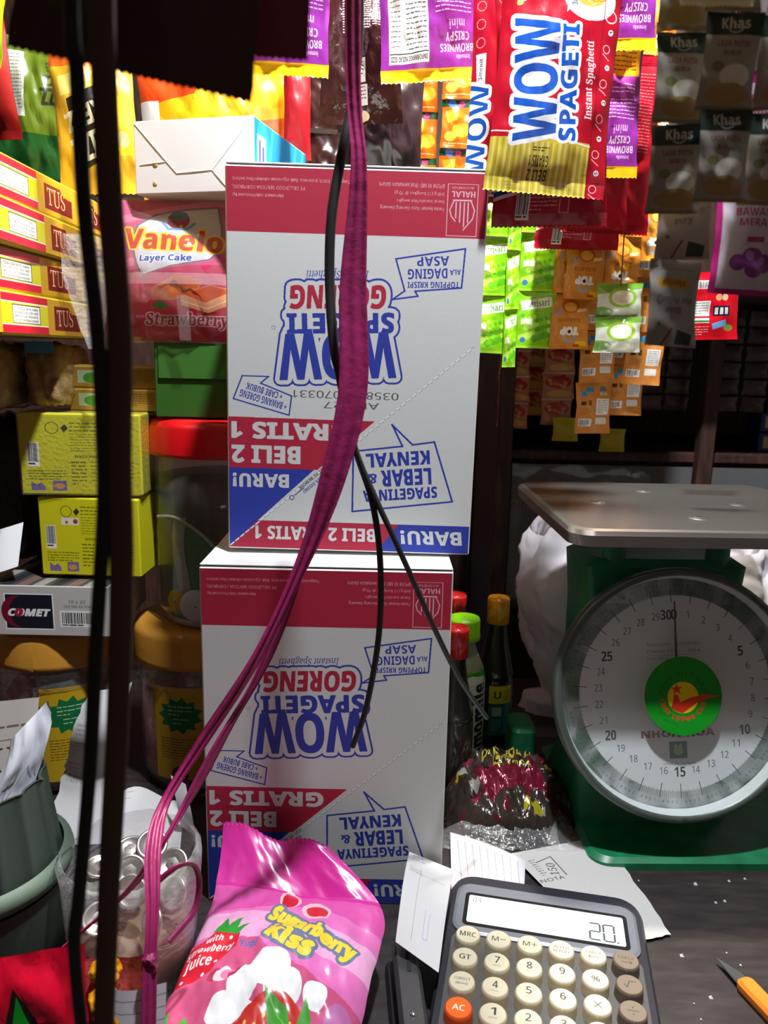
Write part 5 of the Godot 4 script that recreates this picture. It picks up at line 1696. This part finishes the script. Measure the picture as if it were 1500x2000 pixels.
	var spots := [[-0.186, 0.106, -0.515, 62, 0, 8, "silver coin facing forward in the middle of the tub"], [-0.192, 0.112, -0.53, 50, 0, -10, "silver coin behind the middle coin of the tub"], [-0.215, 0.103, -0.528, 12, 0, 14, "silver coin lying flat at the tub's left side"], [-0.219, 0.108, -0.54, 6, 0, -8, "silver coin on top of the flat left coins"], [-0.20, 0.112, -0.556, 20, 30, 6, "silver coin at the back left of the tub"], [-0.183, 0.116, -0.558, 34, 0, -12, "silver coin leaning at the back of the tub"], [-0.163, 0.108, -0.545, 40, -25, -14, "silver coin leaning at the back right of the tub"], [-0.157, 0.098, -0.525, 58, -40, -10, "silver coin leaning against the tub's right wall"], [-0.168, 0.086, -0.507, 64, -20, 24, "silver coin low at the tub's right front"], [-0.208, 0.09, -0.505, 40, 20, 0, "silver coin low at the tub's left front"]]
	for i in spots.size():
		var q: Array = spots[i]
		if i == 0:
			coin.position = V(q[0], q[1], q[2])
			coin.rotation_degrees = V(q[3], q[4], q[5])
			coin.set_meta("label", q[6])
		else:
			again(coin, V(q[0], q[1], q[2]), V(q[3], q[4], q[5]), q[6])
	# pink candy bag
	var cm := printed(candy_print(), 0.22, {"clearcoat_enabled": true, "clearcoat": 0.5})
	var cb := thing("candy_bag", "pink strawberry candy bag lying against the lower carton", "candy bag", V(-0.076, 0.046, -0.490), "", V(-82, -10, 0))
	part("bag", bag(0.152, 0.225, 0.056, {"seal": 0.03, "seal_low": 0.012, "ridges": 9, "nu": 48, "nv": 40, "teeth": 0.0012, "wrinkle": 0.0035, "sd": 4.0, "post": func(p: Vector3, u: float, v: float):
		# the head of the bag is gathered to the left and stands up against the carton
		var e := maxf(0.0, 0.22 - v) / 0.22
		var x := p.x * (1.0 - 0.36 * e * e) - 0.036 * e * e
		return Vector3(x, p.y + 0.012 * e * e - 0.004 * e * e * u, p.z + 0.032 * e * e * (1.0 - 0.25 * u) + 0.005 * e * sin(u * 9.0))}), [cm, mat(c8(220, 110, 180), 0.25)], cb)
	# red sachet with a green leaf, sweets and a note pad in the corner
	var rp := Print.new(80, 90, 4, c8(206, 10, 46))
	rp.poly([30, 14, 44, 30, 52, 90, 12, 90, 18, 40], c8(30, 24, 22))
	rp.poly([32, 18, 42, 40, 48, 90, 18, 90, 22, 46], c8(10, 150, 40))
	rp.grain(0.04, 8, 5, 4)
	single("red_sachet", bag(0.075, 0.12, 0.012, {"seal": 0.006, "sd": 6.0, "wrinkle": 0.003}), [printed(rp, 0.3), mat(c8(206, 10, 46), 0.3)], "red sachet with green chilli picture in the lower left corner", "sachet", V(-0.224, 0.057, -0.428), "", V(-14, 8, 6))
	var amber := mat(c8(190, 130, 20), 0.15)
	for i in 3:
		single("wrapped_sweet", lumpy(V(0.02, 0.016, 0.016), 0.002, 20 + i), amber, ["upper yellow wrapped sweet beside the red sachet", "middle yellow wrapped sweet beside the red sachet", "yellow wrapped sweet nearest the black straps"][i], "sweet", [V(-0.182, 0.098, -0.447), V(-0.178, 0.09, -0.432), V(-0.165, 0.083, -0.428)][i], "yellow wrapped sweets", V(0, 30 * i, 20))
	single("sweets_pouch", bag(0.08, 0.10, 0.03, {"seal": 0.01, "sd": 7.0, "wrinkle": 0.004}), bumpy(mat(c8(150, 60, 60), 0.25), M.film_relief, 12.0, 0.8), "reddish film pouch of sweets in front of the coin tub", "pouch", V(-0.192, 0.046, -0.452), "", V(-12, 0, 4))
	var np := Print.new(60, 60, 4, c8(214, 210, 216))
	for i in 9:
		np.line([0, 6 + i * 6, 60, 5 + i * 6], 0.5, c8(130, 130, 160))
	single("note_paper", patch([V(-0.175, 0.104, -0.428), V(-0.135, 0.108, -0.425), V(-0.135, 0.03, -0.405), V(-0.178, 0.03, -0.41)], 6, 6, func(u: float, v: float): return V(0, 0, 0.004 * sin(u * 4.0))), printed(np, 0.8), "lined white note paper at the bottom between string and candy bag", "paper")

func strip(called: String, label: String, group: String, low: Vector3, w: float, h: float, n: int, mesh: Mesh, mats: Array, rail: String, lean := 0.0, sd := 1) -> Node3D:
	var t := thing(called, label, "sachet strip", low, group)
	var r := RandomNumberGenerator.new()
	r.seed = sd
	for i in n:
		var x := lean * (n - 1 - i) * h * 0.02 + r.randf_range(-0.0015, 0.0015)
		part("sachet", mesh, mats[i % mats.size()], t, V(x, h * (n - i - 0.5), r.randf_range(-0.002, 0.002)), V(r.randf_range(-7, 3), r.randf_range(-10, 10), r.randf_range(-2.5, 2.5)))
	hook(t, V(0, h * n - 0.003, 0), V(0, RAIL[rail][0] - low.y, RAIL[rail][1] - low.z), 0)
	return t

func hanging() -> void:
	# red noodle packs
	var wow := bag(0.1, 0.19, 0.022, {"seal": 0.012, "ridges": 5, "nu": 48, "nv": 26, "teeth": 0.0012, "wrinkle": 0.002, "sd": 2.0})
	var wf := printed(wow_print(), 0.28)
	var wb := printed(wow_back(), 0.28)
	hung("noodle_pack", "front red instant spaghetti pack hanging nearest, lettering running upwards", "noodle pack", "hanging spaghetti packs", wow, [wf, wb], V(0.130, 0.641, -0.675), 0.19, "pasta", V(-2, 3, -3))
	hung("noodle_pack", "red spaghetti pack half hidden behind the left of the front pack", "noodle pack", "hanging spaghetti packs", wow, [wb, wf], V(0.116, 0.648, -0.745), 0.19, "pasta", V(0, -12, -1))
	hung("noodle_pack", "red spaghetti pack whose foot hangs lowest below the front pack", "noodle pack", "hanging spaghetti packs", wow, [wb, wf], V(0.135, 0.622, -0.705), 0.19, "pasta", V(1, 0, 2))
	hung("noodle_pack", "red spaghetti pack whose foot shows right of the lowest pack", "noodle pack", "hanging spaghetti packs", wow, [wb, wf], V(0.214, 0.652, -0.908), 0.19, "brownie", V(0, 0, 0))
	hung("noodle_pack", "shaded red spaghetti pack between the front pack and dark spice strips", "noodle pack", "hanging spaghetti packs", wow, [wb, wf], V(0.25, 0.652, -0.936), 0.19, "brownie", V(0, 0, -2))
	hung("noodle_pack", "dark red spaghetti pack in shade just above the left coffee sachets", "noodle pack", "hanging spaghetti packs", wow, [wb, wf], V(0.222, 0.637, -0.962), 0.19, "brownie", V(0, 0, 0))
	# purple brownie packs
	var br := bag(0.096, 0.15, 0.03, {"seal": 0.011, "ridges": 3, "nu": 40, "nv": 20, "teeth": 0.0011, "wrinkle": 0.004, "sd": 3.0})
	var bm := printed(brownie_print(), 0.3)
	var q := [[V(0.030, 0.765, -0.80), V(0, 4, 5), "purple brownie snack pack hanging upside down at the top centre"], [V(-0.104, 0.768, -0.80), V(0, -6, -4), "purple brownie snack pack left of the pink string"], [V(0.206, 0.806, -0.832), V(0, 0, 2), "upper purple brownie pack right of the front spaghetti pack"], [V(0.21, 0.697, -0.868), V(0, 0, 1), "lower purple brownie pack right of the front spaghetti pack"]]
	for e in q:
		hung("brownie_pack", e[2], "snack pack", "hanging brownie packs", br, [bm, bm], e[0], 0.15, "brownie", e[1])
	# dark chocolate packs
	var ch := bag(0.088, 0.13, 0.024, {"seal": 0.008, "teeth": 0.001, "nu": 30, "wrinkle": 0.004, "sd": 8.0})
	var cm := bumpy(printed(choc_print(), 0.2), M.film_relief, 10.0, 0.5)
	cm.uv1_triplanar = false
	cm.uv1_scale = Vector3.ONE
	hung("chocolate_pack", "dark brown chocolate snack pack with white label behind the pink string", "snack pack", "hanging chocolate packs", ch, [cm, cm], V(-0.034, 0.744, -0.865), 0.13, "brownie", V(0, -5, 1))
	hung("chocolate_pack", "dark chocolate pack hanging lower behind the labelled one", "snack pack", "hanging chocolate packs", ch, [mat(c8(40, 28, 32), 0.25), cm], V(-0.008, 0.70, -0.93), 0.13, "brownie", V(0, 6, -1))
	# orange drink strips
	var om := [printed(orange_print(), 0.18)]
	var ob := bag(0.036, 0.052, 0.008, {"seal": 0.004, "wrinkle": 0.003, "sd": 4.0, "nu": 12, "nv": 12})
	for i in 4:
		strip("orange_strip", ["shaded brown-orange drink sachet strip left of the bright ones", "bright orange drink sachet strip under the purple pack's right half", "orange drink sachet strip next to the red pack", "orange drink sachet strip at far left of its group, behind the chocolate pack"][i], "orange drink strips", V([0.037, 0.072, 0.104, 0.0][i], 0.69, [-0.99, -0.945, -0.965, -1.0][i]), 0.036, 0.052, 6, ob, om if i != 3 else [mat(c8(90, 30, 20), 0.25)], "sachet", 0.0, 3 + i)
	for i in 3:
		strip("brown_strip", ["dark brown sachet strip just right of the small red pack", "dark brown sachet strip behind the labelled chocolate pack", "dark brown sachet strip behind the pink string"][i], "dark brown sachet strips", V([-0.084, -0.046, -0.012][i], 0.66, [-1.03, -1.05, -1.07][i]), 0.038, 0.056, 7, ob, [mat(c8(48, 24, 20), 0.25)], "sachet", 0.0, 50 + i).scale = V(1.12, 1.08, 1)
	hung("red_snack_pack", "red and blue snack pack glimpsed between the yellow bag and chocolate pack", "snack pack", "", bag(0.034, 0.12, 0.02, {"sd": 9.0}), mat(c8(140, 20, 30), 0.3), V(-0.114, 0.74, -1.0), 0.12, "sachet", V(0, 20, 0))
	# lime-green drink sachets
	var gm := [printed(green_print(), 0.22)]
	var gb := bag(0.048, 0.07, 0.01, {"seal": 0.004, "wrinkle": 0.003, "sd": 5.0})
	for i in 3:
		strip("green_strip", ["lime drink sachet strip beside the upper carton's edge", "lime drink sachet strip next to the coffee sachets", "narrow lime sachet strip between the two wide lime strips"][i], "lime drink strips", V([0.128, 0.186, 0.152][i], [0.515, 0.522, 0.498][i], [-1.0, -1.005, -0.985][i]), 0.048, 0.07, 7, gb, gm, "sachet", 0.0, 10 + i).scale = V([1.0, 1.0, 0.36][i], 1, 1)
	# coffee sachets
	var tm := [printed(coffee_print(), 0.25)]
	var tk := [printed(coffee_back(), 0.25)]
	var tb := bag(0.05, 0.068, 0.01, {"seal": 0.004, "wrinkle": 0.003, "sd": 6.0})
	strip("coffee_strip", "orange coffee sachet strip right of the lime sachets, lowest of the front ones", "coffee strips", V(0.229, 0.522, -1.0), 0.05, 0.068, 7, tb, tm, "sachet", 0.0, 20)
	strip("coffee_strip", "orange coffee sachet strip overlapping the lowest front one, a little higher", "coffee strips", V(0.240, 0.582, -0.985), 0.05, 0.068, 6, tb, tm, "sachet", 0.0, 21)
	strip("coffee_strip", "orange coffee sachet strip above the pale green sachets", "coffee strips", V(0.285, 0.590, -0.995), 0.05, 0.068, 6, tb, tm, "sachet", 0.0, 22)
	strip("coffee_strip", "rightmost front coffee sachet strip beside the dark spice strips", "coffee strips", V(0.328, 0.632, -1.0), 0.046, 0.066, 6, tb, tm, "sachet", 0.0, 23)
	strip("coffee_strip", "coffee sachet strip showing its back, hanging lowest of all", "coffee strips", V(0.279, 0.411, -1.05), 0.05, 0.068, 9, tb, tk, "sachet", 0.0, 24)
	strip("coffee_strip", "coffee sachet strip showing its back, right of the lowest one", "coffee strips", V(0.325, 0.435, -1.07), 0.05, 0.068, 9, tb, tk, "sachet", 0.0, 25)
	strip("coffee_strip", "coffee sachet strip showing its back, hung before the right one", "coffee strips", V(0.338, 0.478, -1.035), 0.05, 0.068, 8, tb, tk, "sachet", 0.0, 26)
	strip("lime_strip", "pale green and silver sachet strip among the coffee sachets", "", V(0.277, 0.520, -0.955), 0.055, 0.039, 2, bag(0.056, 0.042, 0.014, {"seal": 0.004, "wrinkle": 0.003, "sd": 7.0}), [printed(lime_print(), 0.18)], "sachet", 0.6, 27)
	strip("pink_strip", "narrow pink and green sachet strip behind the right coffee sachets", "", V(0.352, 0.545, -1.12), 0.03, 0.06, 7, bag(0.03, 0.06, 0.008, {"seal": 0.004}), [mat(c8(200, 60, 130), 0.3), mat(c8(90, 180, 40), 0.3)], "sachet", 0.0, 28)
	# dim chilli sachets hung inside the cabinet's open front
	var hm := [printed(chili_print(), 0.3)]
	var hb := bag(0.055, 0.045, 0.008, {"seal": 0.004, "sd": 8.0})
	for i in 3:
		strip("chilli_strip", ["dim red chilli sachet strip left under the lime sachets", "dim red chilli sachet strip in the middle under the lime sachets", "dim red chilli sachet strip behind the other two"][i], "dim chilli strips", V([0.222, 0.297, 0.262][i], [0.388, 0.396, 0.408][i], [-1.36, -1.35, -1.40][i]), 0.055, 0.045, 4, hb, hm, "cabinet", 0.0, 30 + i)
	for i in 2:
		single("yellow_packet", bag(0.045, 0.04, 0.01, {"seal": 0.004, "sd": 3.0}), mat(c8(196, 180, 30), 0.3), ["yellow packet under the dim chilli sachets", "yellow packet hanging behind the lowest coffee sachet"][i], "packet", [V(0.31, 0.390, -1.33), V(0.395, 0.372, -1.34)][i], "yellow packets")
	# spice strips in front, unlit on the side we see
	var kb := bag(0.0272, 0.0435, 0.005, {"seal": 0.003, "wrinkle": 0.002, "sd": 9.0, "nu": 12, "nv": 12})
	var km := [printed(khas_print(), 0.35)]
	strip("spice_strip", "dark strip of white pepper sachets with green headers, left of two", "pepper sachet strips", V(0.1635, 0.589, -0.412), 0.0272, 0.0435, 5, kb, km, "spice", 0.0, 40)
	strip("spice_strip", "dark strip of white pepper sachets with green headers at the right edge", "pepper sachet strips", V(0.191, 0.589, -0.414), 0.0272, 0.0435, 5, kb, km, "spice", 0.0, 41)
	strip("spice_strip", "dark strip of white pepper sachets behind the left header strip", "pepper sachet strips", V(0.146, 0.586, -0.428), 0.0272, 0.0435, 5, kb, km, "spice", 0.0, 42)
	strip("cream_strip", "shaded cream pepper sachet strip hanging below the green headers", "", V(0.158, 0.518, -0.440), 0.0285, 0.047, 6, bag(0.0288, 0.047, 0.005, {"seal": 0.003, "wrinkle": 0.002, "sd": 10.0, "nu": 12, "nv": 12}), [printed(pepper_print(), 0.35)], "spice", 0.8, 43)
	strip("onion_strip", "magenta foil strip of red onion seasoning sachets at the right edge", "", V(0.203, 0.548, -0.455), 0.042, 0.057, 5, bag(0.042, 0.057, 0.005, {"seal": 0.003, "wrinkle": 0.002, "sd": 11.0, "nu": 14, "nv": 14}), [printed(onion_print(), 0.2)], "spice", 0.0, 44)
	hung("red_packet", "bright red packet with white labels hanging under the onion sachets", "packet", "", bag(0.05, 0.066, 0.008, {"seal": 0.004, "sd": 12.0}), [printed(red_packet_print(), 0.3), mat(c8(200, 20, 40), 0.3)], V(0.327, 0.532, -0.80), 0.066, "brownie", V(0, -4, 2))
	var lit := mat(c8(226, 216, 40), 0.35)
	lit.backlight_enabled = true
	lit.backlight = Color(0.9, 0.9, 0.9)
	hung("yellow_chip_bag", "bright yellow bag whose toothed edge shows at the top right", "snack bag", "", bag(0.031, 0.06, 0.008, {"seal": 0.005, "teeth": 0.0008, "nu": 34}), lit, V(0.139, 0.661, -0.37), 0.06, "near")
	# near, unlit strips at the top left
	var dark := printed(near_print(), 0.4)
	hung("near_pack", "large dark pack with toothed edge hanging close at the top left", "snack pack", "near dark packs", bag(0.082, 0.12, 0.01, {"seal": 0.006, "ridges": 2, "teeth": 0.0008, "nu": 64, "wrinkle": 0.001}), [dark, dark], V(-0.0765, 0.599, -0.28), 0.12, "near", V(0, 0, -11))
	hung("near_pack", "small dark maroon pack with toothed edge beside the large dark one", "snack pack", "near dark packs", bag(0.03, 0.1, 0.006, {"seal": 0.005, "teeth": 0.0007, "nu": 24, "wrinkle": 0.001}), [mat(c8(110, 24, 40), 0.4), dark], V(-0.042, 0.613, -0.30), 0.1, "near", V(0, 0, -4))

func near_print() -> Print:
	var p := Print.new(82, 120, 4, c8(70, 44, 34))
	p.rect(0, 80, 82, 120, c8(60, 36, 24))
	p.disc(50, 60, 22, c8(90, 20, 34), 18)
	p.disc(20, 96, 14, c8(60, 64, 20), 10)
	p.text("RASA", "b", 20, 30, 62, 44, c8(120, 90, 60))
	return p

func cords() -> void:
	var pink := mat(c8(146, 32, 90), 0.4)
	pink.backlight_enabled = true
	pink.backlight = Color(0.25, 0.25, 0.25)
	bumpy(pink, M.film_relief, 6.0, 0.25)
	var r := thing("raffia_string", "magenta plastic raffia string hanging before the cartons and trailing left", "string")
	part("main_strand", sweep([V(-0.027, 0.90, -0.53), V(-0.027, 0.701, -0.56), V(-0.022, 0.634, -0.56), V(-0.025, 0.557, -0.56), V(-0.024, 0.486, -0.555), V(-0.036, 0.428, -0.55), V(-0.056, 0.367, -0.545), V(-0.09, 0.293, -0.53), V(-0.128, 0.232, -0.52), V(-0.152, 0.194, -0.5), V(-0.153, 0.178, -0.47), V(-0.146, 0.151, -0.44), V(-0.143, 0.122, -0.42), V(-0.141, 0.06, -0.40), V(-0.14, 0.004, -0.385)], 0.0122, 0.0006, 40, 0.1, func(v: float): return 0.36 + 0.55 * exp(-pow((v - 0.30) / 0.12, 2.0)) + 0.05 * sin(v * 37.0) + 0.05 * sin(v * 11.0), Vector3.BACK, 8, 0.0006), pink, r)
	part("side_strand", sweep([V(-0.030, 0.46, -0.553), V(-0.041, 0.412, -0.552), V(-0.06, 0.358, -0.55), V(-0.086, 0.285, -0.54), V(-0.114, 0.234, -0.525), V(-0.137, 0.192, -0.505), V(-0.153, 0.167, -0.48), V(-0.174, 0.14, -0.47), V(-0.218, 0.104, -0.455), V(-0.268, 0.06, -0.44), V(-0.30, 0.003, -0.42)], 0.0044, 0.0005, 32, 0.2, func(v: float): return 0.85 + 0.2 * sin(v * 31.0), Vector3.BACK, 8, 0.0004), pink, r)
	part("loop", sweep([V(-0.146, 0.162, -0.455), V(-0.135, 0.169, -0.46), V(-0.126, 0.163, -0.47), V(-0.124, 0.145, -0.475), V(-0.127, 0.127, -0.47), V(-0.139, 0.119, -0.45)], 0.0022, 0.0008, 8), pink, r)
	part("knot", lumpy(V(0.011, 0.013, 0.011), 0.002, 3), pink, r, V(-0.1435, 0.127, -0.424))
	var c := thing("rubber_cord", "black rubber cord hanging before the cartons in two loose ends", "cord")
	part("long_end", sweep([V(-0.029, 0.90, -0.535), V(-0.024, 0.75, -0.572), V(-0.027, 0.687, -0.575), V(-0.033, 0.653, -0.572), V(-0.041, 0.606, -0.57), V(-0.042, 0.557, -0.57), V(-0.037, 0.507, -0.565), V(-0.024, 0.449, -0.56), V(-0.009, 0.404, -0.56), V(-0.002, 0.355, -0.565), V(-0.002, 0.296, -0.57), V(-0.011, 0.23, -0.58), V(-0.022, 0.192, -0.585)], 0.0024, 0.0024, 10, 0.0, func(v: float): return 1.0 if v > 0.5 else 1.5), M.black_rubber, c)
	part("short_end", sweep([V(-0.026, 0.456, -0.5555), V(-0.023, 0.446, -0.556), V(-0.014, 0.423, -0.558), V(0.004, 0.384, -0.56), V(0.021, 0.346, -0.57), V(0.043, 0.294, -0.59), V(0.069, 0.237, -0.62), V(0.099, 0.183, -0.66)], 0.0022, 0.0022, 10), mat(c8(40, 44, 42), 0.5), c)
	var s := thing("hanging_strap", "blurred dark strap loop hanging close to the camera on the left", "strap")
	part("wide_band", sweep([V(-0.085, 0.80, -0.28), V(-0.085, 0.621, -0.25), V(-0.086, 0.59, -0.25), V(-0.086, 0.554, -0.25), V(-0.085, 0.516, -0.25), V(-0.087, 0.475, -0.25), V(-0.088, 0.44, -0.25), V(-0.092, 0.384, -0.25), V(-0.098, 0.323, -0.25), V(-0.106, 0.232, -0.25), V(-0.11, 0.20, -0.25)], 0.0041, 0.0009, 8), M.strap, s)
	part("narrow_band", sweep([V(-0.094, 0.80, -0.28), V(-0.094, 0.621, -0.25), V(-0.094, 0.59, -0.25), V(-0.094, 0.554, -0.25), V(-0.092, 0.516, -0.25), V(-0.092, 0.483, -0.25), V(-0.093, 0.458, -0.25), V(-0.098, 0.413, -0.25), V(-0.103, 0.364, -0.25), V(-0.11, 0.312, -0.25), V(-0.113, 0.29, -0.25), V(-0.112, 0.242, -0.25), V(-0.11, 0.20, -0.25)], 0.0026, 0.001, 8), M.black_rubber, s)
